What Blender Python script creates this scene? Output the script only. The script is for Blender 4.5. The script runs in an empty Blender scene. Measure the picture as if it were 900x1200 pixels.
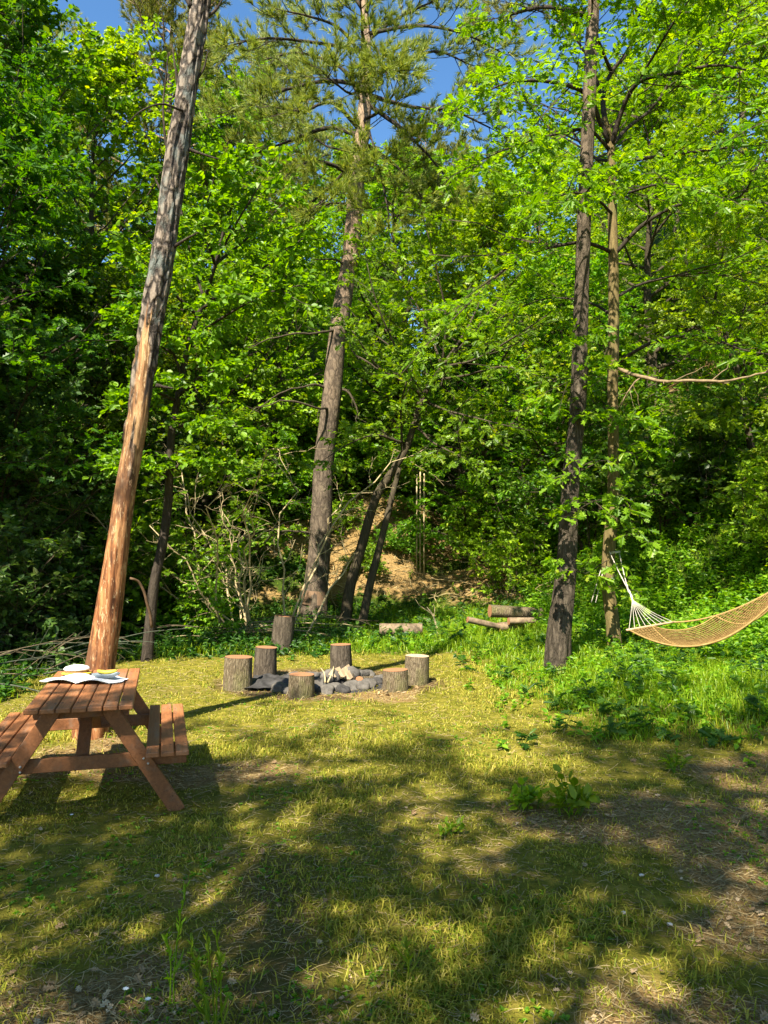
import bpy, math
import numpy as np

R = math.radians
C = bpy.context.scene.collection
sc = bpy.context.scene
rng = np.random.default_rng(11)
UP = np.array([0., 0., 1.])

# ------------------------------------------------------------------ camera maths (900x1200 photograph, eye 1.75 m)
CAMZ, PITCH, F = 1.75, R(2.92), 902.0

def ray(px, py):
    x, z = (px - 450) / F, (600 - py) / F
    c, s = math.cos(PITCH), math.sin(PITCH)
    return np.array([x, c - z * s, s + z * c])

def at(px, py, Y):
    d = ray(px, py)
    return np.array([0, 0, CAMZ]) + d * (Y / d[1])

# ------------------------------------------------------------------ numpy helpers
def norm(a):
    return a / np.maximum(np.linalg.norm(a, axis=-1, keepdims=True), 1e-9)

def hsh(i, j, k):
    n = (i * 374761393 + j * 668265263 + k * 1274126177) & 0xffffffff
    n = ((n ^ (n >> 13)) * 1274126177) & 0xffffffff
    return ((n ^ (n >> 16)) & 0xffff) / 65535.0

def vnoise(p):
    p = np.asarray(p, float)
    i = np.floor(p).astype(np.int64)
    f = p - i
    f = f * f * (3 - 2 * f)
    o = 0
    for a in (0, 1):
        for b in (0, 1):
            for c in (0, 1):
                w = (f[..., 0] if a else 1 - f[..., 0]) * (f[..., 1] if b else 1 - f[..., 1]) * (f[..., 2] if c else 1 - f[..., 2])
                o = o + w * hsh(i[..., 0] + a, i[..., 1] + b, i[..., 2] + c)
    return o

def fbm(p, o=3):
    p = np.asarray(p, float)
    r, a, t = 0, 1.0, 0
    for q in range(o):
        r = r + a * vnoise(p * 2 ** q + 17.3 * q)
        t += a
        a *= .5
    return r / t

def n2(x, y, s, seed=0., o=3):
    x = np.asarray(x, float)
    y = np.asarray(y, float)
    return fbm(np.stack([x * s + seed, y * s - seed, np.full_like(x, seed)], -1), o)

def sst(a, b, x):
    t = np.clip((np.asarray(x, float) - a) / (b - a), 0, 1)
    return t * t * (3 - 2 * t)

# ------------------------------------------------------------------ mesh collector
class Geo:
    def __init__(self):
        self.v, self.f, self.n = [], [], 0

    def add(self, v, f, mat=0):
        v = np.asarray(v, float).reshape(-1, 3)
        f = np.asarray(f, np.int64)
        self.v.append(v)
        self.f.append((f + self.n, mat))
        self.n += len(v)

    def mesh(self, name, mats, smooth=True, attrs=None):
        me = bpy.data.meshes.new(name)
        V = np.concatenate(self.v).astype(np.float32)
        me.vertices.add(len(V))
        me.vertices.foreach_set('co', V.ravel())
        li = np.concatenate([f.ravel() for f, m in self.f]).astype(np.int32)
        ks = np.concatenate([np.full(len(f), f.shape[1]) for f, m in self.f])
        st = np.concatenate([[0], np.cumsum(ks)[:-1]]).astype(np.int32)
        mi = np.concatenate([np.full(len(f), m) for f, m in self.f]).astype(np.int32)
        me.loops.add(len(li))
        me.loops.foreach_set('vertex_index', li)
        me.polygons.add(len(ks))
        me.polygons.foreach_set('loop_start', st)
        for m in mats:
            me.materials.append(m)
        me.polygons.foreach_set('material_index', mi)
        me.polygons.foreach_set('use_smooth', np.full(len(ks), smooth))
        if attrs:
            for k, a in attrs.items():
                me.attributes.new(k, 'FLOAT', 'POINT').data.foreach_set('value', np.asarray(a, np.float32))
        me.update(calc_edges=True)
        me.validate()
        return me

    def build(self, name, mats, parent=None, loc=None, smooth=True, attrs=None):
        mats = mats if isinstance(mats, (list, tuple)) else [mats]
        if loc is not None:
            self.v = [v - np.asarray(loc) for v in self.v]
        return link(name, self.mesh(name, mats, smooth, attrs), parent, loc if parent is None else None)

def link(name, me, parent=None, loc=None):
    o = bpy.data.objects.new(name, me)
    C.objects.link(o)
    if parent is not None:
        o.parent = parent
    if loc is not None:
        o.location = loc
    return o

def tag(o, label, cat, group=None):
    o['label'] = label
    o['category'] = cat
    if group:
        o['group'] = group
    return o

def thing(name, label, cat, loc=(0, 0, 0), rz=0, group=None):
    o = bpy.data.objects.new(name, None)
    o.empty_display_size = .2
    C.objects.link(o)
    o.location = loc
    o.rotation_euler = (0, 0, rz)
    return tag(o, label, cat, group)

def box(g, c, s, ax=None, mat=0, bev=.004):
    """chamfered box: centre c, size s, axes rows ax"""
    ax = np.eye(3) if ax is None else np.asarray(ax, float)
    h = np.asarray(s, float) / 2
    b = min(bev, h.min() * .45)
    vs, idx = [], {}
    for sx in (-1, 1):
        for sy in (-1, 1):
            for sz in (-1, 1):
                for k in range(3):
                    p = np.array([sx, sy, sz]) * h
                    q = p - np.array([sx, sy, sz]) * b
                    q[k] = p[k]
                    idx[(sx, sy, sz, k)] = len(vs)
                    vs.append(q)
    vs = np.array(vs) @ ax + np.asarray(c, float)
    quads, tris = [], []
    S = (-1, 1)
    for k in range(3):
        i, j = (k + 1) % 3, (k + 2) % 3
        for s in S:
            def key(a, b_, kk=k):
                t = [0, 0, 0]
                t[k], t[i], t[j] = s, a, b_
                return idx[(t[0], t[1], t[2], kk)]
            q = [key(-1, -1), key(1, -1), key(1, 1), key(-1, 1)]
            quads.append(q if s > 0 else q[::-1])
    for k in range(3):                     # chamfer along axis k
        i, j = (k + 1) % 3, (k + 2) % 3
        for a in S:
            for b_ in S:
                def key(sk, kk):
                    t = [0, 0, 0]
                    t[k], t[i], t[j] = sk, a, b_
                    return idx[(t[0], t[1], t[2], kk)]
                q = [key(-1, i), key(1, i), key(1, j), key(-1, j)]
                quads.append(q if a * b_ < 0 else q[::-1])
    for sx in S:
        for sy in S:
            for sz in S:
                q = [idx[(sx, sy, sz, k)] for k in range(3)]
                tris.append(q if sx * sy * sz > 0 else q[::-1])
    g.add(vs, quads, mat)
    g.f.append((np.array(tris) + g.n - len(vs), mat))

def beam(g, a, b, w, t, side=None, mat=0, bev=.004):
    """board from a to b, width w along 'side', thickness t"""
    a, b = np.asarray(a, float), np.asarray(b, float)
    d = norm(b - a)
    s = np.asarray(side, float) if side is not None else np.cross(d, UP)
    s = norm(s - d * (s @ d))
    n = np.cross(d, s)
    box(g, (a + b) / 2, (np.linalg.norm(b - a), w, t), (d, s, n), mat, bev)

def spline(pts, n):
    P = np.asarray(pts, float)
    if len(P) == 2:
        return P[0] + (P[1] - P[0]) * np.linspace(0, 1, n)[:, None]
    E = np.vstack([2 * P[0] - P[1], P, 2 * P[-1] - P[-2]])
    L = np.concatenate([[0], np.cumsum(np.linalg.norm(np.diff(P, axis=0), axis=1))])
    t = np.linspace(0, L[-1], n)
    k = np.clip(np.searchsorted(L, t, 'right') - 1, 0, len(P) - 2)
    u = ((t - L[k]) / (L[k + 1] - L[k]))[:, None]
    a, b, c, d = E[k], E[k + 1], E[k + 2], E[k + 3]
    return .5 * (2 * b + (c - a) * u + (2 * a - 5 * b + 4 * c - d) * u ** 2 + (3 * b - a - 3 * c + d) * u ** 3)

def tubes(g, P, Rr, sides=3, mat=0, cap=False):
    """P (T,n,3) centre lines, Rr (T,n) radii"""
    P = np.asarray(P, float)
    Rr = np.asarray(Rr, float)
    T, n, _ = P.shape
    if T == 0:
        return
    tg = norm(np.gradient(P, axis=1))
    ov = norm(P[:, -1] - P[:, 0])
    ref = np.where(np.abs(ov[:, 2:3]) > .8, np.array([[1., 0, 0]]), UP[None])
    s = norm(np.cross(tg, ref[:, None, :]))
    u = np.cross(s, tg)
    a = np.arange(sides) * 2 * math.pi / sides
    V = P[:, :, None] + Rr[:, :, None, None] * (s[:, :, None] * np.cos(a)[:, None] + u[:, :, None] * np.sin(a)[:, None])
    i = np.arange(n - 1)[:, None]
    j = np.arange(sides)[None]
    q = np.stack([i * sides + j, (i + 1) * sides + j, (i + 1) * sides + (j + 1) % sides, i * sides + (j + 1) % sides], -1).reshape(-1, 4)
    Fq = (q[None] + (np.arange(T) * n * sides)[:, None, None]).reshape(-1, 4)
    g.add(V.reshape(-1, 3), Fq, mat)
    if cap:
        base = g.n - T * n * sides
        c1 = (np.arange(sides)[None] + (np.arange(T) * n * sides)[:, None] + base)
        c2 = c1 + (n - 1) * sides
        g.f.append((c1, mat))
        g.f.append((c2[:, ::-1], mat))

# ------------------------------------------------------------------ materials
class NT:
    def __init__(self, name):
        self.m = bpy.data.materials.new(name)
        self.m.use_nodes = True
        self.t = self.m.node_tree
        self.t.nodes.clear()
        self.out = self.t.nodes.new('ShaderNodeOutputMaterial')

    def n(self, typ, ins=None, **pr):
        nd = self.t.nodes.new('ShaderNode' + typ)
        for k, v in pr.items():
            setattr(nd, k, v)
        for k, v in (ins or {}).items():
            s = nd.inputs[k]
            if hasattr(v, 'node'):
                self.t.links.new(v, s)
            else:
                s.default_value = (*v, 1) if isinstance(v, tuple) and len(v) == 3 and s.type == 'RGBA' else v
        return nd

    def noise(self, vec, scale, detail=4, rough=.6, dist=0.):
        return self.n('TexNoise', {'Vector': vec, 'Scale': scale, 'Detail': detail, 'Roughness': rough, 'Distortion': dist}).outputs['Fac']

    def ramp(self, fac, stops, interp='LINEAR'):
        nd = self.n('ValToRGB', {'Fac': fac})
        cr = nd.color_ramp
        cr.interpolation = interp
        while len(cr.elements) < len(stops):
            cr.elements.new(.5)
        for e, (p, c) in zip(cr.elements, stops):
            e.position = p
            e.color = (*c, 1) if len(c) == 3 else c
        return nd.outputs['Color']

    def mix(self, f, a, b, bt='MIX'):
        nd = self.n('Mix', data_type='RGBA', blend_type=bt)
        for k, v in ((0, f), (6, a), (7, b)):
            s = nd.inputs[k]
            if hasattr(v, 'node'):
                self.t.links.new(v, s)
            else:
                s.default_value = (*v, 1) if isinstance(v, tuple) else v
        return nd.outputs[2]

    def math(self, op, a, b=0.):
        nd = self.n('Math', operation=op)
        for k, v in ((0, a), (1, b)):
            if hasattr(v, 'node'):
                self.t.links.new(v, nd.inputs[k])
            else:
                nd.inputs[k].default_value = v
        return nd.outputs[0]

    def coord(self, scale=(1, 1, 1), which='Object'):
        c = self.n('TexCoord').outputs[which]
        return self.n('Mapping', {'Vector': c, 'Scale': scale}).outputs[0]

    def attr(self, name):
        return self.n('Attribute', attribute_name=name).outputs['Fac']

    def bump(self, h, strength=.5, dist=.02):
        return self.n('Bump', {'Height': h, 'Strength': strength, 'Distance': dist}).outputs[0]

    def pbr(self, col, rough=.8, spec=.3, normal=None):
        ins = {'Base Color': col, 'Roughness': rough, 'Specular IOR Level': spec}
        if normal is not None:
            ins['Normal'] = normal
        return self.n('BsdfPrincipled', ins).outputs[0]

    def done(self, sh):
        self.t.links.new(sh, self.out.inputs['Surface'])
        return self.m

def leaf_mat(name, c1, c2, c3, trans=.42, tb=2.1, rough=.45, spec=.35, huevar=.05):
    t = NT(name)
    ri = t.n('NewGeometry').outputs['Random Per Island']
    col = t.ramp(ri, [(0, c1), (.45, c2), (.93, c3), (1, (min(c3[0] * 1.35, .4), c3[1] * 1.02, c3[2] * 1.5))])
    orand = t.n('ObjectInfo').outputs['Random']
    nz = t.noise(t.coord(), 1.1, 2)
    val = t.math('ADD', t.math('MULTIPLY', nz, .5), t.math('MULTIPLY', orand, .3))
    hs = t.n('HueSaturation', {'Color': col, 'Hue': t.math('ADD', t.math('MULTIPLY', orand, huevar * .6), .5 - huevar * .3), 'Value': t.math('ADD', val, .62)}).outputs[0]
    tr = t.n('HueSaturation', {'Color': hs, 'Hue': .495, 'Saturation': 1.08, 'Value': tb}).outputs[0]
    p = t.pbr(hs, rough, spec)
    tl = t.n('BsdfTranslucent', {'Color': tr}).outputs[0]
    return t.done(t.n('MixShader', {0: trans, 1: p, 2: tl}).outputs[0])

def bark_mat(name, dark, mid, light, sx=14., sz=2.6, bump=.9, moss=None, lichen=None, upper=None):
    t = NT(name)
    co = t.coord((sx, sx, sz))
    w = t.n('TexNoise', {'Vector': t.coord(), 'Scale': 3., 'Detail': 3.})
    wc = t.n('VectorMath', {0: co, 1: t.n('VectorMath', {0: w.outputs['Color'], 1: (2.2, 2.2, 1.2)}, operation='MULTIPLY').outputs[0]}, operation='ADD').outputs[0]
    v = t.n('TexVoronoi', {'Vector': wc, 'Scale': 1.}, feature='DISTANCE_TO_EDGE').outputs['Distance']
    plate = t.n('MapRange', {'Value': v, 'From Min': 0., 'From Max': .26}).outputs[0]
    fine = t.noise(t.coord((30, 30, 9)), 2., 6, .7)
    big = t.noise(t.coord((1, 1, .5)), 2.2, 4)
    mid_ = t.noise(t.coord((sx, sx, sz * .55)), 2., 5, .7, .5)
    hgt = t.math('ADD', t.math('MULTIPLY', plate, .17), t.math('ADD', t.math('MULTIPLY', fine, .4), t.math('MULTIPLY', mid_, .62)))
    c = t.ramp(hgt, [(.34, dark), (.58, mid), (.84, light)])
    c = t.mix(t.math('MULTIPLY', big, .5), c, mid)
    if lichen:
        c = t.mix(t.ramp(t.noise(t.coord((1, 1, .7)), 5.5, 5, .65), [(.56, (0, 0, 0)), (.68, (.8, .8, .8))]), c, lichen)
    if upper:
        zz = t.n('SeparateXYZ', {0: t.coord()}).outputs[2]
        uf = t.n('MapRange', {'Value': t.math('ADD', zz, t.math('MULTIPLY', big, 4.)), 'From Min': 7., 'From Max': 11.}).outputs[0]
        c = t.mix(t.math('MULTIPLY', uf, t.ramp(plate, [(0, (.2, .2, .2)), (.6, (.85, .85, .85))])), c, upper)
    if moss:
        c = t.mix(t.ramp(t.noise(t.coord((1, 1, .6)), 3., 5, .65), [(.5, (0, 0, 0)), (.68, (.75, .75, .75))]), c, moss)
    return t.done(t.pbr(c, .92, .15, t.bump(hgt, bump, .05)))

def simple_mat(name, c1, c2, scale=8., rough=.8, spec=.2, stretch=(1, 1, 1), bump=.3, isl=False, bd=.01):
    t = NT(name)
    nz = t.noise(t.coord(stretch), scale, 5, .65)
    c = t.ramp(nz, [(.3, c1), (.7, c2)])
    if isl:
        ri = t.n('NewGeometry').outputs['Random Per Island']
        c = t.mix(.75, c, t.ramp(ri, [(0, c1), (1, c2)]))
    return t.done(t.pbr(c, rough, spec, t.bump(nz, bump, bd)))

M = {}
# broad-leaf tones
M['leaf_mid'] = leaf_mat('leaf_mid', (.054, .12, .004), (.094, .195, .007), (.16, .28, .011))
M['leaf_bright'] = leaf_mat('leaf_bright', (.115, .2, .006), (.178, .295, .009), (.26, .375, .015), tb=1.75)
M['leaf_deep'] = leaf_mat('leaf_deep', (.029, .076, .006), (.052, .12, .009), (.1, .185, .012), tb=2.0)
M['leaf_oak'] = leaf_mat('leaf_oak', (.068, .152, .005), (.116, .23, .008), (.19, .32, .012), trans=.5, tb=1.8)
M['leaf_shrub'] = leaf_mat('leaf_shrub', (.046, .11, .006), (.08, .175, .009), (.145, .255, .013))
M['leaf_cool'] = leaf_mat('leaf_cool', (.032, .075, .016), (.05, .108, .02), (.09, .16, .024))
M['needle'] = leaf_mat('needle', (.09, .13, .016), (.165, .205, .027), (.27, .29, .042), trans=.35, tb=1.7, rough=.5)
M['weed'] = leaf_mat('weed', (.06, .135, .006), (.12, .225, .01), (.21, .32, .016))
M['weed_cool'] = leaf_mat('weed_cool', (.018, .075, .012), (.035, .115, .016), (.07, .17, .018))
M['blade'] = leaf_mat('blade', (.105, .145, .009), (.22, .222, .018), (.38, .32, .055), trans=.3, tb=1.6, rough=.6, spec=.2)
M['blade_lush'] = leaf_mat('blade_lush', (.09, .17, .006), (.16, .255, .009), (.26, .34, .018), trans=.45, tb=1.9)
# wood
M['bark_grey'] = bark_mat('bark_grey', (.018, .014, .01), (.07, .056, .04), (.16, .13, .095))
M['bark_dark'] = bark_mat('bark_dark', (.012, .009, .007), (.042, .033, .025), (.095, .076, .056), sx=11, sz=2.)
M['bark_thin'] = bark_mat('bark_thin', (.02, .016, .01), (.055, .044, .028), (.11, .09, .055), sx=24, sz=4, bump=.5)
M['bark_pine'] = bark_mat('bark_pine', (.018, .013, .009), (.085, .066, .048), (.23, .18, .125), sx=10, sz=3.6, bump=1., lichen=(.2, .16, .11), upper=(.34, .24, .155))  # sun on the upper trunk and shade on the lower put into the bark colour
M['bark_rough'] = bark_mat('bark_rough', (.008, .006, .004), (.06, .048, .034), (.18, .145, .105), sx=11, sz=3.4, bump=1.2, upper=(.19, .14, .095))
M['bark_yellow'] = bark_mat('bark_yellow', (.035, .026, .011), (.14, .105, .045), (.24, .185, .08), sx=18, sz=1.6, bump=.5, moss=(.1, .1, .03))
M['bark_stump'] = bark_mat('bark_stump', (.02, .014, .008), (.15, .115, .07), (.4, .33, .215), sx=36, sz=7, bump=1., moss=(.15, .15, .05))
M['stick'] = simple_mat('stick', (.05, .04, .024), (.15, .115, .07), 20, .85, .15, (1, 1, 1), .3)
M['stick_green'] = simple_mat('stick_green', (.03, .036, .024), (.085, .095, .065), 20, .85, .15)
M['deadwood'] = simple_mat('deadwood', (.25, .19, .1), (.48, .39, .22), 14, .8, .2)
M['deadbranch'] = simple_mat('deadbranch', (.1, .07, .04), (.27, .2, .115), 14, .85, .15)
M['birch'] = simple_mat('birch', (.05, .037, .024), (.26, .19, .12), 9, .75, .2, (1, 1, 1), .4)

# cut log face with rings
t = NT('cut_wood')
ln = t.n('VectorMath', {0: t.coord((1, 1, 0))}, operation='LENGTH').outputs['Value']
rr = t.math('SINE', t.math('MULTIPLY', t.math('ADD', ln, t.math('MULTIPLY', t.noise(t.coord(), 9, 3), .03)), 420.))
nz = t.noise(t.coord(), 12, 5)
col = t.mix(t.math('MULTIPLY', nz, .8), t.ramp(t.math('ADD', t.math('MULTIPLY', rr, .3), .5), [(0, (.24, .11, .05)), (1, (.42, .21, .1))]), (.2, .1, .055))
M['cut_wood'] = t.done(t.pbr(col, .85, .2, t.bump(nz, .3, .01)))
t = NT('cut_wood_pale')
nz = t.noise(t.coord(), 12, 5)
M['cut_wood_pale'] = t.done(t.pbr(t.ramp(nz, [(.3, (.36, .25, .14)), (.7, (.56, .43, .28))]), .85, .2))

# stained picnic-table timber (grain along object Y)
def timber(name, k=1.):
    t = NT(name)
    g1 = t.noise(t.coord((26, 1.2, 26)), 2., 6, .65, .4)
    g2 = t.noise(t.coord((5, .5, 5)), 2., 4, .6)
    ri = t.n('NewGeometry').outputs['Random Per Island']
    f = t.math('ADD', t.math('MULTIPLY', g1, .6), t.math('MULTIPLY', g2, .4))
    c = t.ramp(f, [(.25, (.16 * k, .068 * k, .026 * k)), (.55, (.37 * k, .148 * k, .057 * k)), (.8, (.5 * k, .27 * k, .12 * k))])
    wr = t.noise(t.coord((7, 1.4, 7)), 1.6, 5, .7)
    c = t.mix(t.ramp(wr, [(.52, (0, 0, 0)), (.7, (.5, .5, .5))]), c, (.27 * k, .2 * k, .14 * k))
    c = t.mix(t.ramp(t.noise(t.coord((40, 6, 40)), 1.5, 3, .6), [(.64, (0, 0, 0)), (.7, (.6, .6, .6))]), c, (.07 * k, .03 * k, .014 * k))
    c = t.n('HueSaturation', {'Color': c, 'Value': t.math('ADD', t.math('MULTIPLY', ri, .5), .74)}).outputs[0]
    return t.done(t.pbr(c, .62, .3, t.bump(g1, .25, .006)))
M['timber'] = timber('timber')
M['timber_frame'] = timber('timber_frame', .72)
M['bolt'] = simple_mat('bolt', (.35, .34, .32), (.5, .5, .48), 20, .4, .5)

# leaning trunk: bare heartwood low down, grey scaly bark above (attribute 'bark')
t = NT('stripped_trunk')
f1 = t.noise(t.coord((9, 9, 1.1)), 2., 6, .68, .5)
f2 = t.noise(t.coord((1, 1, .55)), 3.2, 5, .6)
f3 = t.noise(t.coord((22, 22, 5)), 2., 5, .7)
red = t.ramp(f1, [(.38, (.06, .022, .009)), (.5, (.2, .075, .026)), (.62, (.38, .175, .068))])
tan = t.ramp(f1, [(.38, (.085, .042, .018)), (.5, (.23, .118, .048)), (.62, (.4, .245, .115))])
zc = t.n('SeparateXYZ', {0: t.coord()}).outputs[2]
hi = t.n('MapRange', {'Value': t.math('ADD', zc, t.math('MULTIPLY', f2, 1.6)), 'From Min': 2.3, 'From Max': 3.7}).outputs[0]
wood = t.mix(hi, red, tan)
wood = t.mix(t.ramp(f3, [(.57, (0, 0, 0)), (.63, (.85, .85, .85))]), wood, (.5, .35, .19))
wood = t.mix(t.ramp(f2, [(.36, (.85, .85, .85)), (.46, (0, 0, 0))]), wood, (.085, .04, .02))
v = t.n('TexVoronoi', {'Vector': t.n('VectorMath', {0: t.coord((13, 13, 6.)), 1: t.n('TexNoise', {'Vector': t.coord(), 'Scale': 7., 'Detail': 3.}).outputs['Color']}, operation='ADD').outputs[0], 'Scale': 1.}, feature='DISTANCE_TO_EDGE').outputs['Distance']
sc_ = t.math('ADD', t.math('MULTIPLY', t.n('MapRange', {'Value': v, 'From Min': .0, 'From Max': .2}).outputs[0], .45), t.math('ADD', t.math('MULTIPLY', f3, .6), t.math('MULTIPLY', f1, .5)))
bk = t.ramp(sc_, [(.5, (.013, .01, .008)), (.82, (.07, .054, .04)), (1.1, (.21, .17, .13))])
bk = t.mix(t.ramp(t.noise(t.coord((1, 1, .5)), 6, 5, .65), [(.55, (0, 0, 0)), (.66, (.7, .7, .7))]), bk, (.13, .155, .14))
ba = t.attr('bark')
scorch = t.attr('scorch')
c = t.mix(ba, wood, bk)
c = t.mix(scorch, c, (.03, .024, .02))
hh = t.math('ADD', t.math('MULTIPLY', sc_, t.math('ADD', t.math('MULTIPLY', ba, 1.), .05)), t.math('MULTIPLY', f1, .5))
M['stripped'] = t.done(t.pbr(c, .75, .25, t.bump(hh, .8, .025)))

# ground: moss, soil, straw and leaf litter mixed by attributes
t = NT('ground')
co = t.coord()
nA = t.noise(co, 1.4, 6, .65)
nB = t.noise(co, 9., 6, .7)
nC = t.noise(co, 48., 5, .7)
moss = t.ramp(nB, [(.28, (.055, .062, .007)), (.5, (.16, .147, .017)), (.72, (.31, .245, .045))])
soil = t.ramp(nC, [(.3, (.05, .032, .014)), (.6, (.125, .082, .037)), (.8, (.23, .16, .08))])
straw = t.ramp(nC, [(.25, (.07, .04, .014)), (.5, (.21, .135, .05)), (.75, (.4, .275, .115))])
lush = t.ramp(nB, [(.3, (.012, .024, .003)), (.7, (.045, .075, .007))])
def soft(a, lo=.25):
    return t.n('MapRange', {'Value': t.math('ADD', a, t.math('MULTIPLY', t.math('SUBTRACT', nB, .5), .7)), 'From Min': lo, 'From Max': lo + .4}).outputs[0]
c = t.mix(soft(t.attr('soil')), moss, soil)
c = t.mix(soft(t.attr('straw')), c, straw)
c = t.mix(soft(t.attr('lush')), c, lush)
hgt = t.math('ADD', t.math('MULTIPLY', nB, .6), t.math('MULTIPLY', nC, .5))
M['ground'] = t.done(t.pbr(c, .95, .1, t.bump(hgt, .9, .05)))

def litter_mat(name, stops):
    t = NT(name)
    ri = t.n('NewGeometry').outputs['Random Per Island']
    c = t.ramp(ri, stops)
    c = t.mix(.35, c, t.ramp(t.noise(t.coord(), 30, 3), [(.3, (.05, .035, .015)), (.7, (.5, .38, .22))]))
    return t.done(t.pbr(c, .8, .2))
M['dry_leaf'] = litter_mat('dry_leaf', [(0, (.14, .075, .03)), (.5, (.3, .19, .085)), (1, (.52, .4, .24))])
M['straw'] = litter_mat('straw', [(0, (.09, .065, .025)), (.5, (.24, .18, .07)), (1, (.42, .34, .16))])
M['ash'] = simple_mat('ash', (.012, .012, .013), (.06, .057, .055), 14, .9, .2, bump=.8, bd=.03)
M['char'] = simple_mat('char', (.014, .013, .012), (.075, .07, .065), 10, .8, .2, bump=.9, bd=.03)
M['tarp'] = simple_mat('tarp', (.014, .013, .013), (.065, .062, .06), 5, .7, .25, bump=.4)
M['stone'] = simple_mat('stone', (.036, .032, .027), (.15, .137, .118), 9, .85, .3, bump=.7, bd=.02)
M['pebble'] = simple_mat('pebble', (.35, .34, .3), (.55, .54, .5), 9, .7, .3)
M['white'] = simple_mat('white', (.7, .7, .68), (.84, .84, .83), 5, .7, .2, bump=.1)
M['tan_band'] = simple_mat('tan_band', (.24, .12, .05), (.38, .22, .1), 20, .8, .2)
M['yellow'] = simple_mat('yellow', (.55, .42, .04), (.72, .58, .08), 8, .5, .3, bump=.1)
M['greyblue'] = simple_mat('greyblue', (.2, .25, .28), (.3, .36, .4), 8, .4, .5, bump=.1)
M['print'] = simple_mat('print', (.16, .13, .11), (.34, .27, .2), 40, .7, .2, bump=0.)
M['net'] = simple_mat('net', (.2, .12, .036), (.36, .235, .085), 25, .8, .2)
M['cord'] = simple_mat('cord', (.36, .32, .26), (.55, .5, .43), 30, .8, .2)
M['bar'] = simple_mat('bar', (.36, .24, .13), (.5, .36, .2), 15, .6, .3)
M['mossrock'] = simple_mat('mossrock', (.03, .028, .012), (.11, .09, .045), 4, .95, .1, bump=1., bd=.06)
M['flower'] = simple_mat('flower', (.75, .75, .7), (.85, .85, .8), 8, .6, .2)

# ------------------------------------------------------------------ terrain
def foot(x):
    return np.interp(x, [-60, -25, -9, -2, 1.5, 3., 4.3, 5.3, 7., 10., 15, 40], [10, 15, 17.5, 18.2, 18.0, 16.2, 13.2, 10.6, 7.8, 4., -1, -20])

def hgt(x, y):
    x = np.asarray(x, float)
    y = np.asarray(y, float)
    e = .6
    sl = (foot(x + e) - foot(x - e)) / (2 * e)
    s = (y - foot(x)) / np.sqrt(1 + sl * sl)
    ramp = .5 * (s + np.sqrt(s * s + .8)) - .1
    up = np.where(ramp > 42, 42 + (ramp - 42) * .05, ramp) * .57 + .75 * sst(.2, 3.2, s)
    up = up * sst(-14, 2, s + 6)
    bank = up * (1 + .35 * (n2(x, y, .22, 3.1) - .5)) + (n2(x, y, .5, 8.2) - .5) * .5 * sst(0, 3, s)
    lawn = (n2(x, y, .45, 5.5) - .5) * .12 + (n2(x, y, 2.2, 2.5, 2) - .5) * .03
    mound = .22 * sst(1.6, 3.2, x + .3 * (n2(x, y, .7, 6.) - .5)) * sst(6.4, 8.6, y) * (1 - sst(16, 20, y))
    return bank + lawn * sst(0, 1.2, np.hypot(x, y) * .4) + mound

def field_masks(x, y):
    x = np.asarray(x, float)
    y = np.asarray(y, float)
    e = .6
    sl = (foot(x + e) - foot(x - e)) / (2 * e)
    s = (y - foot(x)) / np.sqrt(1 + sl * sl)
    w = (n2(x, y, .9, 4.4) - .5)
    right = sst(-.7, 1.7, (x - 1.45) + 1.8 * w) * sst(6.1, 8.9, y - .3 * np.maximum(x - 2.5, 0) + 2. * w)
    back = sst(12.9, 14.1, y + .25 * np.maximum(-x - 1.5, 0) + 1.6 * w - .35 * np.clip(x, 0, 3)) 
    left = sst(-4.3, -5.2, x + 1.0 * w) * sst(7.5, 9.5, y)
    lush = np.clip(np.maximum(np.maximum(right, back), left), 0, 1)
    bankl = sst(.3, 1.2, s + 1.2 * w) * (1 - sst(3.4, 4.4, x)) * (1 - sst(5., 8., s)) * sst(.5, .62, n2(x, y, .75, 1.7) + .2 * sst(-4.2, -2.6, x) * (1 - sst(3.3, 4.5, x)) * (1 - .6 * sst(2.2, 3.6, s)))
    litter_r = sst(.58, .7, n2(x, y, .8, 9.1) + .3 * sst(1.1, 2.3, x) * (1 - sst(6.2, 7.6, y)) * sst(3.2, 4.4, y))
    bankl = np.maximum(bankl, .9 * sst(6.2, 7.4, x) * (1 - sst(10.5, 12, x)) * sst(15.5, 17.5, y) * (1 - sst(24, 27, y)) * sst(.35, .5, n2(x, y, .6, 6.6)))
    straw = np.maximum(bankl, .75 * litter_r * (1 - lush))
    pit = sst(2.3, 1.5, 1.35 * np.hypot((x + .75) / 1.15, (y - 10.6) * 1.15))
    pathx = -.45 - .12 * (y - 3)
    soil = np.maximum(.5 * sst(.55, .12, np.abs(x - pathx)) * (1 - sst(4.2, 5.6, y)), .75 * pit)
    soil = np.maximum(soil, .32 * sst(.58, .72, n2(x, y, .7, 12.)) * (1 - lush))
    deep = sst(6, 10, s)
    straw = np.maximum(straw, .8 * deep * sst(.4, .6, n2(x, y, .3, 2.)))
    return lush * (1 - .85 * bankl), np.clip(straw, 0, 1), np.clip(soil, 0, 1), s

def axis_pts(lo, hi, fine, far):
    a = np.arange(lo, hi + 1e-6, fine)
    out, d = [hi], fine
    while out[-1] < far:
        d *= 1.35
        out.append(out[-1] + d)
    neg, d = [lo], fine
    while neg[-1] > -far:
        d *= 1.35
        neg.append(neg[-1] - d)
    return np.concatenate([neg[::-1][:-1], a, out[1:]])

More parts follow.
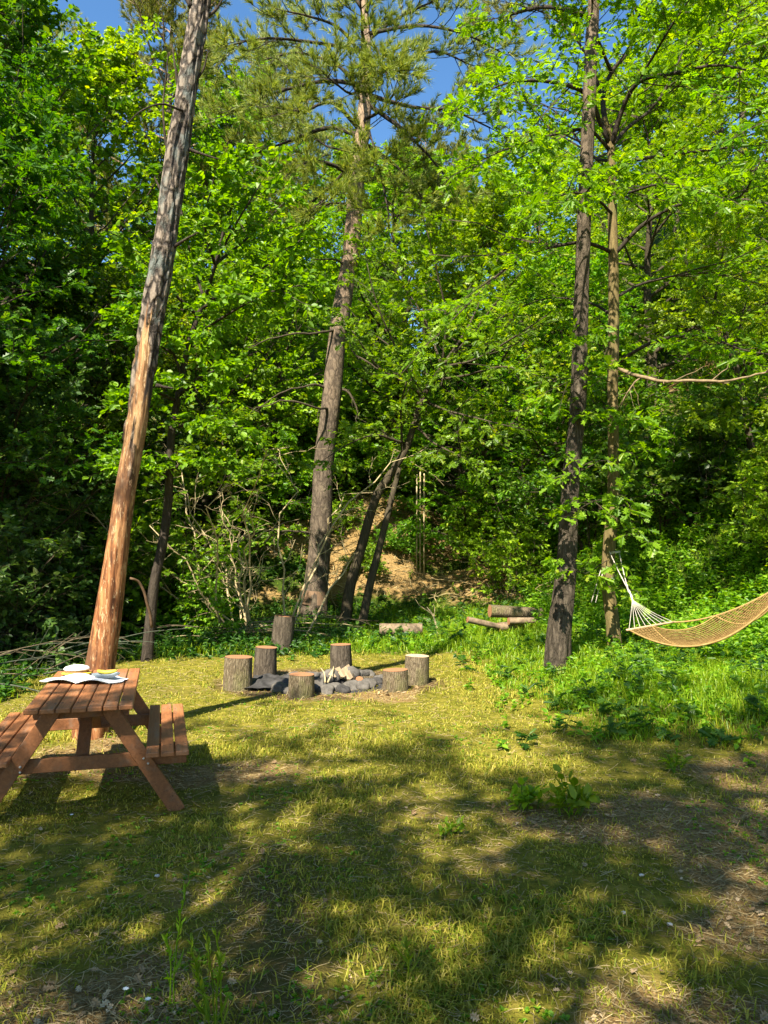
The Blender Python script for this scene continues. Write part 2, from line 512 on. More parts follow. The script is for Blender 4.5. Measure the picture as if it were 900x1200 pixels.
xs = axis_pts(-16, 18, .14, 600)
ys = axis_pts(-4, 34, .14, 600)
X, Y = np.meshgrid(xs, ys)
Z = hgt(X, Y)
g = Geo()
nx, ny = len(xs), len(ys)
i = np.arange(ny - 1)[:, None] * nx + np.arange(nx - 1)[None]
g.add(np.stack([X, Y, Z], -1).reshape(-1, 3), np.stack([i, i + 1, i + nx + 1, i + nx], -1).reshape(-1, 4))
lu, stw, so, _ = field_masks(X.ravel(), Y.ravel())
gr = g.build('ground', M['ground'], attrs={'lush': lu, 'straw': stw, 'soil': so})
gr['kind'] = 'structure'

def gnd(px, py):
    """where the line of sight through a pixel meets the terrain"""
    d = ray(px, py)
    tt = np.linspace(1.5, 60, 4000)
    P = np.array([0, 0, CAMZ]) + d[None] * tt[:, None]
    k = np.argmax(P[:, 2] < hgt(P[:, 0], P[:, 1]))
    p = P[k] if k else P[-1]
    return np.array([p[0], p[1], float(hgt(p[0], p[1]))])

def on(x, y, dz=0.):
    return np.array([x, y, float(hgt(x, y)) + dz])

def xof(px, Y):
    return ray(px, 600)[0] / ray(px, 600)[1] * Y

# ------------------------------------------------------------------ leaves and branching
def half_faces(h):
    """a leaf from its half outline (x, y): midrib shared, two n-gons, slightly folded"""
    h = np.asarray(h, float)
    k = len(h)
    base, tip = [0, 0, 0], [1, 0, -.08]
    up = [[x, y, .16 * y + .02] for x, y in h]
    dn = [[x, -y, .16 * y + .02] for x, y in h]
    v = np.array([base, tip] + up + dn)
    f1 = [0, 1] + [2 + j for j in range(k - 1, -1, -1)]
    f2 = [0] + [2 + k + j for j in range(k)] + [1]
    return v, np.array([f1, f2])

LEAF = {
    'simple': half_faces([(.28, .27), (.7, .2)]),
    'round': half_faces([(.15, .24), (.5, .36), (.85, .2)]),
    'thin': half_faces([(.3, .045), (.7, .035)]),
    'long': half_faces([(.3, .14), (.7, .11)]),
    'oak': half_faces([(.16, .06), (.3, .26), (.42, .11), (.58, .36), (.68, .15), (.84, .27), (.9, .08)]),
}

def add_leaves(g, kind, pos, d, nrm, size, mat=0):
    v, f = LEAF[kind]
    d = norm(d)
    s = norm(np.cross(nrm, d))
    n = np.cross(d, s)
    V = pos[:, None] + size[:, None, None] * (v[None, :, 0:1] * d[:, None] + v[None, :, 1:2] * s[:, None] + v[None, :, 2:3] * n[:, None])
    Fq = f[None] + (np.arange(len(pos)) * len(v))[:, None, None]
    g.add(V.reshape(-1, 3), Fq.reshape(-1, f.shape[1]), mat)

def paths(start, d, length, n, bend=0., wob=.06, rg=rng):
    s = np.linspace(0, 1, n)[None, :, None]
    L = np.asarray(length)[:, None, None]
    w = np.cumsum(rg.normal(0, wob, (len(start), n, 3)), axis=1) * s
    b = np.asarray(bend)
    b = b[:, None, None] if b.ndim else b
    return start[:, None] + L * (d[:, None] * s + UP * b * s ** 2 + w)

def sample(P, per, lo, hi, rg=rng):
    T, n, _ = P.shape
    u = (np.arange(per)[None] + rg.random((T, per))) / per
    s = lo + (hi - lo) * u
    k = np.clip((s * (n - 1)).astype(int), 0, n - 2)
    f = (s * (n - 1) - k)[..., None]
    ti = np.arange(T)[:, None]
    a, b = P[ti, k], P[ti, k + 1]
    return (a + (b - a) * f).reshape(-1, 3), norm(b - a).reshape(-1, 3), s.ravel(), np.repeat(np.arange(T), per)

def side_dirs(tg, spread, flat, rg=rng):
    h = norm(np.cross(tg, UP) + 1e-4)
    v = np.cross(h, tg)
    sg = np.where(np.arange(len(tg)) % 2 == 0, 1., -1.)[:, None]
    a = rg.normal(0, flat, (len(tg), 1))
    side = h * sg * np.cos(a) + v * np.sin(a)
    c = rg.uniform(spread - .25, spread + .25, (len(tg), 1))
    return norm(tg * np.cos(c) + side * np.sin(c))

def plen(P):
    return np.linalg.norm(np.diff(P, axis=1), axis=2).sum(1)

def foliage(g, limbs, rg, n_sub=8, n_twig=5, n_leaf=9, leaf='simple', size=.11, lenr=.42, tw=.4, flat=.5, lo=.25, droop=.12, up=.0, wood=1, limb_r=None, leafmat=0, twl=None, face=.75):
    """subs and twigs grown on the limbs, leaves set along the twigs"""
    L = plen(limbs)
    p, tg, s, ti = sample(limbs, n_sub, lo, 1., rg)
    d = side_dirs(tg, .85, flat, rg)
    sl = L[ti] * lenr * (1.15 - .65 * s) * rg.uniform(.6, 1.25, len(s))
    subs = paths(p, d, sl, 5, up, .05, rg)
    subs = np.concatenate([subs, paths(limbs[:, -1], norm(limbs[:, -1] - limbs[:, -2]), L * .22, 5, up, .05, rg)])
    sl = plen(subs)
    r0 = np.clip(sl * .011, .004, .02)
    tubes(g, subs, r0[:, None] * np.linspace(1, .4, 5)[None], 3, wood)
    p, tg, s, ti = sample(subs, n_twig, .2, 1., rg)
    d = side_dirs(tg, .8, flat, rg)
    tl = (twl if twl else sl[ti] * tw) * rg.uniform(.6, 1.3, len(s))
    tl = np.clip(tl, .1, .7)
    tws = paths(p, d, tl, 3, -droop * .5, .05, rg)
    tubes(g, tws, np.full((len(tws), 3), .0035) * np.array([1, .8, .4]), 3, wood)
    p, tg, s, ti = sample(tws, n_leaf, .1, 1.05, rg)
    d = side_dirs(tg, .9, .6, rg)
    d = norm(d + np.array([0, 0, -1.]) * droop * rg.uniform(.2, 2.4, (len(d), 1)))
    nr = norm(UP * face + rg.normal(0, .45, d.shape))
    add_leaves(g, leaf, p, d, nr, size * rg.uniform(.5, 1.4, len(p)), leafmat)
    return subs

def needles(g, P, D, rg, n=16, ln=.1, w=.007, spread=.8, mat=0):
    T = len(P)
    a = norm(rg.normal(0, 1, (T, n, 3)))
    d = norm(D[:, None] + spread * a + np.array([0, 0, .25]))
    o = norm(np.cross(d, norm(rg.normal(0, 1, (T, n, 3)))))
    l = ln * rg.uniform(.7, 1.25, (T, n, 1))
    b = np.repeat(P[:, None], n, 1)
    V = np.stack([b - o * w / 2, b + o * w / 2, b + d * l], 2)
    f = np.arange(T * n * 3).reshape(-1, 3)
    g.add(V.reshape(-1, 3), f, mat)

def pine_foliage(g, limbs, rg, n_sub=9, n_twig=7, lo=.3, wood=1, size=1., nn=15, w=.008):
    L = plen(limbs)
    p, tg, s, ti = sample(limbs, n_sub, lo, 1., rg)
    d = side_dirs(tg, .8, .5, rg)
    subs = paths(p, d, L[ti] * .42 * (1.15 - .6 * s) * rg.uniform(.6, 1.2, len(s)), 5, .18, .06, rg)
    subs = np.concatenate([subs, paths(limbs[:, -1], norm(limbs[:, -1] - limbs[:, -2]), L * .2, 5, .2, .05, rg)])
    tubes(g, subs, np.full((len(subs), 5), .013) * np.linspace(1, .4, 5), 3, wood)
    p, tg, s, ti = sample(subs, n_twig, .3, 1., rg)
    d = norm(side_dirs(tg, .7, .9, rg) + UP * .25)
    tws = paths(p, d, rg.uniform(.14, .36, len(p)) * size, 3, .15, .05, rg)
    tubes(g, tws, np.full((len(tws), 3), .004), 3, wood)
    p, tg, s, ti = sample(tws, 4, .3, 1., rg)
    needles(g, p, tg, rg, nn, .13 * size, w, .8)

def limb_set(trunk, rad, n, t0, t1, length, rg, e0=.5, e1=1.1, prof=None, npts=7, bend=.12, wob=.035):
    """n limbs set spirally on a trunk polyline; returns paths and base radii"""
    t = t0 + (t1 - t0) * (np.arange(n) + rg.random(n) * .8) / n
    m = len(trunk)
    k = np.clip((t * (m - 1)).astype(int), 0, m - 2)
    f = (t * (m - 1) - k)[:, None]
    p = trunk[k] + (trunk[k + 1] - trunk[k]) * f
    rb = np.interp(t, np.linspace(0, 1, m), rad)
    az = np.arange(n) * 2.39996 + rg.normal(0, .35, n)
    u = (t - t0) / (t1 - t0)
    e = e0 + (e1 - e0) * u + rg.normal(0, .13, n)
    d = np.stack([np.cos(az) * np.cos(e), np.sin(az) * np.cos(e), np.sin(e)], -1)
    pr = prof(u) if prof else (1 - .55 * u) * (.65 + .35 * np.minimum(1, u * 5))
    ln = length * pr * rg.uniform(.7, 1.2, n)
    return paths(p, d, ln, npts, bend, wob, rg), np.clip(rb * .5, .012, .2), ln

def trunk_geo(g, pts, rad, sides=10, mat=0, rings=24, amp=.08, seed=0., flare=.35, cap=False):
    P = spline(pts, rings)
    r = np.interp(np.linspace(0, 1, rings), np.linspace(0, 1, len(rad)), rad)
    zz = np.linalg.norm(P - P[0], axis=1)
    fl = flare * np.exp(-zz / (r[0] * 1.7))
    tg = norm(np.gradient(P, axis=0))
    s = norm(np.cross(tg, np.array([0., 1., .05])))
    u = np.cross(s, tg)
    a = np.arange(sides) * 2 * math.pi / sides
    dirs = s[:, None] * np.cos(a)[None, :, None] + u[:, None] * np.sin(a)[None, :, None]
    nz = fbm(np.stack([np.cos(a)[None] * 1.6 + 0 * zz[:, None], np.sin(a)[None] * 1.6 + 0 * zz[:, None], zz[:, None] * 1.3 + 0 * a[None]], -1) + seed, 3) - .5
    lobe = 1 + .6 * np.sin(5 * a + seed) + .3 * np.sin(3 * a + 2 * seed)
    V = P[:, None] + dirs * (r[:, None] * (1 + amp * 2 * nz + fl[:, None] * lobe[None]))[..., None]
    q = np.arange(rings - 1)[:, None]
    j = np.arange(sides)[None]
    f = np.stack([q * sides + j, q * sides + (j + 1) % sides, (q + 1) * sides + (j + 1) % sides, (q + 1) * sides + j], -1).reshape(-1, 4)
    g.add(V.reshape(-1, 3), f, mat)
    if cap:
        base = g.n - rings * sides
        g.f.append((np.arange(sides)[None] + base + (rings - 1) * sides, mat))
    return P, r

# ---- repeatable tree kinds: each a (trunk mesh, crown mesh) pair at the origin
def decid(seed, H, base, rad, R0, nl, **kw):
    rg = np.random.default_rng(seed)
    pts = [(0, 0, -.4)]
    for q in range(1, 6):
        pts.append((rg.normal(0, .05 * H * .3), rg.normal(0, .05 * H * .3), H * .96 * q / 5))
    g = Geo()
    P, r = trunk_geo(g, pts, [R0, R0 * .8, R0 * .62, R0 * .45, R0 * .25, .015], 9, seed=seed)
    limbs, rb, ln = limb_set(P, r, nl, base, .97, rad, rg, .15, 1.15, lambda u: np.sqrt(np.clip(1.02 - (u * 1.25 - .32) ** 2 * 1.15, .06, 1)))
    tubes(g, limbs, rb[:, None] * np.linspace(1, .22, 7)[None], 6)
    cr = Geo()
    foliage(cr, limbs, rg, **kw)
    return g, cr

def as_meshes(pair, nm, lm, wm):
    return pair[0].mesh(nm + '_trunk', [wm]), pair[1].mesh(nm + '_crown', [lm, wm], smooth=False)

def place(kind, meshes, label, cat, x, y, s=1., rz=0., group=None, lm=None, dz=0., sz=1., parts=('trunk', 'crown')):
    t = thing(kind, label, cat, on(x, y, dz), rz, group)
    t.scale = (s, s, s * sz)
    for nm, me in zip(parts, meshes):
        o = link(nm, me, t)
        if lm is not None and nm in ('crown', 'foliage'):
            o.material_slots[0].link = 'OBJECT'
            o.material_slots[0].material = lm
    return t
# ------------------------------------------------------------------ the trees one can tell apart
def pxpath(pts, Y):
    """pixel way-points at depth Y (or with their own depth as a third number) to world points"""
    return np.array([at(p[0], p[1], p[2] if len(p) > 2 else Y) for p in pts])

def hero(name, label, cat, pts, Y, rad, bark, sides=28, rings=120, amp=.1, flare=.3, seed=1.):
    P = pxpath(pts, Y)
    b = on(P[0][0], P[0][1])
    P[0] = b + np.array([0, 0, -.35])
    t = thing(name, label, cat, b)
    g = Geo()
    path, r = trunk_geo(g, P, rad, sides, 0, rings, amp, seed, flare, cap=True)
    g.build('trunk', bark, t, b)
    return t, b, path, r

def hero_limb(t, b, pts, Y, r0, bark, label=None, r1=None, n=18, sides=8, name='limb'):
    P = spline(pxpath(pts, Y), n)
    P = P + (fbm(P * 2.3 + 5., 2)[:, None] - .5) * .05
    rr = np.linspace(r0, r1 if r1 else r0 * .3, n)
    g = Geo()
    if name == 'dead_branch':                          # crooked, knotty, with broken side twigs
        w_ = np.linspace(0, 1, n)[:, None] ** .5
        P = P + (np.stack([fbm(P * 3.1 + q * 9., 3) for q in (1, 2, 3)], -1) - .5) * .22 * w_
        rr = rr * (.75 + .6 * fbm(P * 7., 2))
        q2 = np.random.default_rng(int(abs(P[0, 0]) * 1000) % 9999)
        p_, t_, s_2, i_ = sample(P[None], 7, .15, .95, q2)
        S_ = paths(p_, side_dirs(t_, .8, 1.5, q2), q2.uniform(.08, .4, len(p_)), 5, 0., .08, q2)
        tubes(g, S_, np.full((len(S_), 5), r0 * .3) * np.linspace(1, .35, 5), 5)
    tubes(g, P[None], rr[None], sides, cap=True)
    o = g.build(name, bark, t, b)
    if label:
        o['label'] = label
    return P

def resamp(Ps, n=7):
    return np.stack([spline(p, n) for p in Ps])

def extra_limbs(P, ns, dirs, length, rg, bend=.1):
    """limbs thrown outward from points on P at fractions ns with the given directions"""
    m = len(P)
    s = np.array([P[int(k * (m - 1))] for k in ns])
    return paths(s, norm(np.array(dirs, float)), np.array(length, float), 7, bend, .04, rg)

# 1 leaning trunk with its lower bark gone
Y0 = 7.5
lp = pxpath([(104, 862), (118, 780), (130, 700), (141, 620), (149, 560), (163, 480), (177, 380), (191, 300), (205, 200), (220, 100), (237, 0), (250, -90), (262, -180)], Y0)
b = on(lp[0][0], lp[0][1])
lp[0] = b + np.array([-.02, 0, -.3])
lt = thing('leaning_tree', 'leaning dead trunk behind the picnic table, bare orange wood below and grey flaking bark above', 'tree', b)
sd, rings = 72, 560
P = spline(lp, rings)
zz = P[:, 2]
rad = np.interp(zz, [-.4, .2, .8, 2., 4., 7., 9.5], [.21, .16, .134, .103, .092, .08, .055])
a = np.arange(sd) * 2 * math.pi / sd
tg = norm(np.gradient(P, axis=0))
s_ = norm(np.cross(tg, np.array([0, 1., 0])))
u_ = np.cross(s_, tg)
ca, sa = np.cos(a)[None], np.sin(a)[None]
q3 = lambda fx, fz: np.stack([ca * fx + 0 * zz[:, None], sa * fx + 0 * zz[:, None], zz[:, None] * fz + 0 * ca], -1)
edge = 4.1 + (fbm(q3(1.3, .2) + 3, 3) - .5) * 1.6 + (fbm(q3(6, .5), 2) - .5) * .5
barkm = np.maximum(sst(-.03, .03, zz[:, None] - edge), sst(.6, .64, fbm(q3(2.6, 1.5) + 21, 3) + .1 * sst(2.4, 4., zz[:, None])) * sst(2.2, 3., zz[:, None]))
flak = fbm(q3(3.2, 3.), 4)
ridg = np.abs(fbm(q3(4.5, 1.1) + 9, 4) - .5) * 2
dr = barkm * (.006 + .02 * sst(.42, .58, flak)) + (ridg - .3) * .012 + (fbm(q3(1.2, .7), 2) - .5) * .03
scor = sst(.12, -.02, np.abs(zz[:, None] - 3.65) - .38 + .5 * (fbm(q3(2, 2.) + 4, 3) - .5)) * sst(.45, .8, -ca * .85 - sa * .1 + .7 * (fbm(q3(3, 1.) + 7, 3) - .5)) * (1 - barkm)
V = P[:, None] + (s_[:, None] * ca[..., None] + u_[:, None] * sa[..., None]) * (rad[:, None] + dr)[..., None]
g = Geo()
q = np.arange(rings - 1)[:, None]
j = np.arange(sd)[None]
g.add(V.reshape(-1, 3), np.stack([q * sd + j, q * sd + (j + 1) % sd, (q + 1) * sd + (j + 1) % sd, (q + 1) * sd + j], -1).reshape(-1, 4))
g.f.append((np.arange(sd)[None] + (rings - 1) * sd, 0))
g.build('trunk', M['stripped'], lt, b, attrs={'bark': barkm.ravel(), 'scorch': scor.ravel()})
for pts, r in (([(203, 290, 7.5), (218, 280, 7.4), (231, 273, 7.35)], .02), ([(182, 452), (192, 454), (203, 455)], .022), ([(208, 205), (196, 180), (190, 140), (192, 95), (198, 62)], .017),
               ([(216, 120), (207, 100), (203, 55)], .022), ([(228, 95), (238, 80), (243, 60)], .016), ([(222, 175), (240, 180), (258, 186)], .02), ([(200, 232), (190, 222), (181, 208)], .024),
               ([(214, 130, 7.4), (190, 122, 7.2), (165, 130, 7.), (145, 148, 6.9)], .013), ([(224, 8), (217, -4), (206, -20)], .03), ([(240, 20), (252, 12), (262, -4)], .02)):
    hero_limb(lt, b, [(p[0], p[1], p[2] if len(p) > 2 else Y0) for p in pts], Y0, r, M['bark_dark'], n=12, sides=7, name='branch_stub')
hero_limb(lt, b, [(237, 0), (270, -60, 7.8), (330, -110, 8.4)], Y0, .04, M['bark_dark'], name='branch_stub')

# 2 tall pine in the middle
rg = np.random.default_rng(21)
ct, b, P, r = hero('tall_pine', 'tall straight grey pine behind the fire pit, needle crown against the sky', 'tree',
                   [(367, 732), (370, 690), (375, 640), (380, 540), (387, 480), (395, 400), (404, 340), (412, 290), (417, 220), (425, 150), (430, 90), (428, 30), (424, -40), (426, -110)], 18.2,
                   [.3, .27, .25, .235, .23, .215, .2, .19, .18, .15, .11, .07, .03], M['bark_pine'], 32, 160, .09, .3, 3.)
g = Geo()
trunk_geo(g, [on(b[0] + .015, b[1], .3), on(b[0] + .04, b[1], .62)], [.318, .305], 32, 0, 10, .07, 4., 0)
g.build('stripped_band', simple_mat('stripped_band', (.12, .075, .045), (.22, .145, .09), 10, .85, .15, (3, 3, .6)), ct, b)
lim = []
for pts, r0 in (([(418, 215), (395, 195, 18), (360, 190, 17.5), (325, 215, 17)], .06), ([(424, 160), (385, 150, 18.8), (340, 165, 19.3), (300, 180, 19.5)], .07),
                ([(424, 155), (390, 120, 17.6), (355, 130, 17), (320, 125, 16.6)], .06), ([(426, 120), (400, 80, 18.6), (350, 62, 19), (310, 70, 19.2)], .06), ([(428, 120), (470, 150, 18), (500, 180, 17.6), (530, 215, 17.4)], .06),
                ([(428, 90), (470, 75, 18.6), (510, 60, 19), (550, 75, 19.3)], .06), ([(429, 70), (400, 35, 17.6), (365, 20, 17.2), (330, 12, 17)], .05), ([(428, 50), (460, 25, 18.5), (500, 5, 19), (530, -5, 19)], .05),
                ([(426, 20), (445, -20, 17.8), (470, -60, 17.5)], .05), ([(425, 10), (400, -25, 18.6), (365, -50, 19)], .05), ([(424, 170), (440, 190, 17.2), (452, 230, 16.6), (456, 260, 16.2)], .05),
                ([(420, 190), (400, 215, 17), (372, 240, 16.4)], .05), ([(426, 140), (445, 130, 17), (470, 100, 16)], .05), ([(427, 100), (410, 110, 17), (385, 90, 16)], .05),
                ([(425, 160), (415, 175, 19.4), (385, 172, 20.6), (350, 150, 21.2)], .05), ([(424, 0), (430, -60, 18.8), (438, -110, 19.4)], .05), ([(426, -60), (405, -100, 18), (385, -130, 17.6)], .04), ([(427, 60), (425, 40, 17.2), (422, 0, 16)], .05),
                ([(426, -60), (460, -100, 18), (490, -120, 17.6)], .04), ([(428, 100), (380, 95, 18.6), (320, 110, 18.8), (265, 135, 19)], .06), ([(428, 60), (370, 50, 17.6), (310, 45, 17.2), (262, 55, 17)], .05),
                ([(428, 110), (480, 125, 18.8), (530, 130, 19.2), (575, 150, 19.4)], .06), ([(428, 40), (490, 30, 17.6), (545, 40, 17.2), (585, 60, 17)], .05), ([(424, 165), (470, 200, 18.4), (500, 240, 18.6)], .05), ([(420, 185), (380, 225, 18.6), (345, 250, 18.8)], .05), ([(427, 140), (432, 150, 16.8), (440, 185, 15.8)], .045), ([(427, 50), (440, 55, 16.4), (452, 85, 15.2)], .045)):
    lim.append(hero_limb(ct, b, pts, 18.2, r0, M['bark_dark'], n=14, sides=6))
g = Geo()
pine_foliage(g, resamp(lim), rg, 9, 8, .42, 1, 1.4, 17, .014)
g.build('crown', [M['needle'], M['bark_dark']], ct, b, smooth=False)
for pts in ([(398, 385), (370, 390, 17.6), (340, 392, 17.2), (285, 408, 17)], [(388, 480), (370, 478, 17.6), (330, 470, 17.2), (295, 482, 17)], [(388, 455), (360, 452, 17.8), (325, 462, 17.4), (302, 478, 17.2)],
            [(374, 628), (355, 622, 18), (325, 625, 17.8), (308, 636, 17.6)], [(410, 320), (395, 305, 18), (370, 304, 17.8)], [(400, 390), (430, 425, 18), (470, 440, 18)], [(398, 455), (412, 465, 18), (420, 500, 18)], [(405, 240), (385, 238, 18), (368, 248, 17.8)]):
    hero_limb(ct, b, pts, 18.2, .035, M['bark_thin'], n=14, sides=6, name='dead_branch')

# 3 rough-barked pine beside the hammock tree
rt, b, P, r = hero('rough_pine', 'dark rough barked pine standing beside the slim hammock tree', 'tree',
                   [(652, 792), (654, 770), (661, 690), (665, 640), (668, 580), (672, 530), (677, 480), (680, 400), (683, 300), (687, 200), (691, 100), (695, 20), (699, -80), (703, -200)], 10.9,
                   [.175, .17, .138, .122, .115, .11, .104, .1, .096, .092, .086, .08, .075, .05], M['bark_rough'], 64, 460, .2, .38, 5.)
lim = []
for pts in ([(697, -60), (740, -110, 10), (800, -150, 9.6)], [(698, -90), (650, -130, 11.6), (600, -160, 12)], [(697, -40), (720, -60, 12), (760, -60, 13)], [(701, -150), (680, -210, 10), (650, -250, 9.6)], [(702, -180), (740, -240, 11), (780, -280, 11.6)], [(694, 20), (640, 8, 11.6), (590, 20, 12.4)]):
    lim.append(hero_limb(rt, b, pts, 10.9, .045, M['bark_dark'], n=12, sides=6))
g = Geo()
pine_foliage(g, resamp(lim), rg, 9, 7, .3, 1, 1.1)
g.build('crown', [M['needle'], M['bark_dark']], rt, b, smooth=False)

# 4 slim oak that carries the hammock
YO = 11.4
ot, b, P, r = hero('slim_oak', 'slim yellowish oak trunk that holds the rope end of the hammock', 'tree',
                   [(721, 764), (719, 740), (713, 690), (713, 655), (717, 600), (719, 560), (718, 450), (719, 400), (719, 330), (718, 260), (717, 200), (715, 170), (712, 152), (708, 138)], YO,
                   [.115, .1, .092, .09, .086, .082, .08, .083, .08, .075, .068, .058, .045], M['bark_yellow'], 32, 260, .09, .2, 7.)
rg = np.random.default_rng(5)
lim = []
OL = [([(715, 170), (702, 140, 11.3), (690, 112, 11.1), (650, 97, 10.6), (600, 96, 10.1), (560, 112, 9.8)], .045), ([(715, 170), (706, 118, 11.6), (716, 85, 11.8), (740, 55, 12), (746, 20, 12), (735, -30, 12)], .05),
      ([(716, 172), (728, 130, 11.2), (748, 96, 10.8), (790, 86, 10.2), (845, 76, 9.8), (900, 90, 9.6)], .045), ([(719, 205), (742, 188, 11.6), (800, 180, 12), (875, 172, 12.4), (930, 178, 12.6)], .035),
      ([(719, 300), (750, 266, 11.2), (790, 242, 10.9), (830, 234, 10.7), (868, 230, 10.4), (900, 170, 10.2)], .035), ([(716, 178), (690, 152, 11.2), (640, 160, 10.8), (595, 174, 10.4), (560, 190, 10.1)], .03),
      ([(718, 296), (690, 285, 11.2), (660, 287, 11), (615, 300, 10.6), (580, 325, 10.3), (550, 355, 10.1), (520, 385, 9.9)], .03), ([(719, 428), (763, 402, 11), (807, 393, 10.6), (841, 399, 10.4), (871, 410, 10.2), (910, 416, 10)], .03),
      ([(716, 172), (735, 150, 12), (770, 120, 12.8), (800, 60, 13.4), (820, 0, 13.8)], .035), ([(706, 118, 11.6), (690, 70, 11.8), (660, 30, 12), (620, 10, 12.2), (590, 20, 12.3)], .03), ([(716, 85, 11.8), (700, 40, 11.2), (690, -20, 10.6), (670, -60, 10.2)], .03),
      ([(748, 96, 10.8), (775, 50, 10.2), (800, 10, 9.8), (830, -30, 9.6)], .025), ([(718, 250), (700, 235, 10.8), (670, 225, 10), (640, 240, 9.3)], .025), ([(718, 230), (740, 225, 10.6), (780, 215, 9.8), (830, 225, 9.1)], .025),
      ([(719, 350), (760, 330, 12), (820, 320, 12.8), (880, 330, 13.3)], .025), ([(719, 370), (690, 355, 12), (640, 350, 12.6), (590, 370, 13)], .025), ([(717, 190), (720, 150, 12.6), (740, 110, 14), (760, 60, 14.8)], .03), ([(717, 190), (690, 180, 12.6), (650, 130, 13.6), (600, 110, 14.2)], .03),
      ([(746, 20, 12), (790, -20, 11.6), (850, -40, 11.2)], .025)]
for pts, r0 in OL:
    lim.append(hero_limb(ot, b, pts, YO, r0, M['bark_dark'], n=16, sides=6, r1=.007))
DB = hero_limb(ot, b, [(722, 430), (735, 438, 11.1), (752, 443, 10.7), (785, 446, 10.2), (828, 445, 9.8), (867, 442, 9.5), (915, 434, 9.3)], YO, .032, M['deadbranch'], 'pale dead branch sticking out sideways', n=34, name='dead_branch')
hero_limb(ot, b, [(751, 443, 10.7), (742, 456, 10.65), (733, 470, 10.6)], YO, .014, M['deadbranch'], n=8, sides=6, name='dead_branch')
g = Geo()
foliage(g, resamp(lim), rg, 12, 6, 7, 'oak', .118, .4, .5, .35, .22, .1, .05, twl=.3, face=1.)
low = resamp([hero_limb(ot, b, p, YO, .009, M['bark_thin'], n=9, sides=5, name='twig') for p in ([(717, 588), (700, 586, 11), (686, 592, 10.7), (672, 600, 10.5)], [(714, 655), (700, 664, 11), (684, 672, 10.7), (664, 664, 10.4)], [(718, 590), (728, 580, 11), (738, 592, 10.8)],
                                                                               [(717, 620), (735, 618, 10.9), (752, 630, 10.7)], [(716, 545), (698, 540, 10.8), (678, 548, 10.4), (662, 556, 10.2)], [(717, 500), (740, 492, 10.9), (765, 498, 10.6)], [(718, 450), (695, 440, 10.6), (670, 446, 10.2), (650, 455, 10)], [(718, 410), (690, 400, 10.6), (660, 410, 10.2)], [(714, 690), (730, 686, 11), (742, 696, 10.8)], [(716, 480), (700, 478, 11), (690, 484, 10.8)], [(717, 520), (735, 530, 11), (760, 528, 10.8)])])
foliage(g, low, rg, 5, 3, 4, 'oak', .15, .4, .5, .4, .2, .25, twl=.16, face=.9)
g.build('crown', [M['leaf_oak'], M['bark_thin']], ot, b, smooth=False)

# 5 two-stemmed curved tree behind the fire pit
ft, b, P, r = hero('curved_tree', 'thin curved tree forking from two dark stems behind the seven stumps', 'tree',
                   [(402, 735), (409, 695), (424, 640), (440, 585), (458, 555), (475, 527), (485, 498), (494, 468), (507, 446), (518, 430)], 16.8, [.14, .125, .115, .105, .1, .09, .08, .07, .06, .045], M['bark_thin'], 20, 120, .1, .25, 9.)
P2 = spline(pxpath([(424, 735, 16.5), (432, 692, 16.5), (445, 640, 16.6), (455, 600, 16.7), (468, 548, 16.8)], 16.6), 40)
g = Geo()
tubes(g, P2[None], np.linspace(.1, .055, 40)[None], 14, cap=True)
g.build('stem', M['bark_thin'], ft, b)
lim = [hero_limb(ft, b, p, 16.8, .035, M['bark_thin'], n=14, sides=6) for p in (
    [(494, 463), (470, 446, 16.6), (443, 430, 16.3), (420, 396, 16), (412, 386, 15.9)], [(472, 535), (470, 490, 16.5), (474, 455, 16.2), (490, 420, 16)], [(518, 430), (550, 395, 16.2), (585, 350, 15.6), (610, 320, 15.2)],
    [(518, 430), (522, 370, 16.4), (510, 310, 16), (500, 270, 15.6)], [(507, 446), (545, 440, 16), (590, 430, 15.2), (630, 440, 14.8)], [(518, 430), (500, 380, 17.2), (470, 330, 17.6), (450, 300, 17.8)], [(518, 430), (550, 380, 17.6), (580, 310, 18.4)],
    [(494, 468), (520, 480, 16), (560, 490, 15.2), (600, 500, 14.8)], [(485, 498), (510, 520, 16), (550, 540, 15.2)], [(475, 520), (440, 510, 16), (410, 520, 15.4), (385, 535, 15)], [(494, 468), (460, 400, 16.2), (440, 350, 15.8), (430, 310, 15.6)], [(518, 430), (560, 420, 15.4), (610, 390, 14.4), (640, 370, 14)])]
g = Geo()
foliage(g, resamp(lim), np.random.default_rng(8), 8, 5, 7, 'oak', .14, .42, .5, .5, .12, .15, .03, twl=.34)
g.build('crown', [M['leaf_mid'], M['bark_thin']], ft, b, smooth=False)

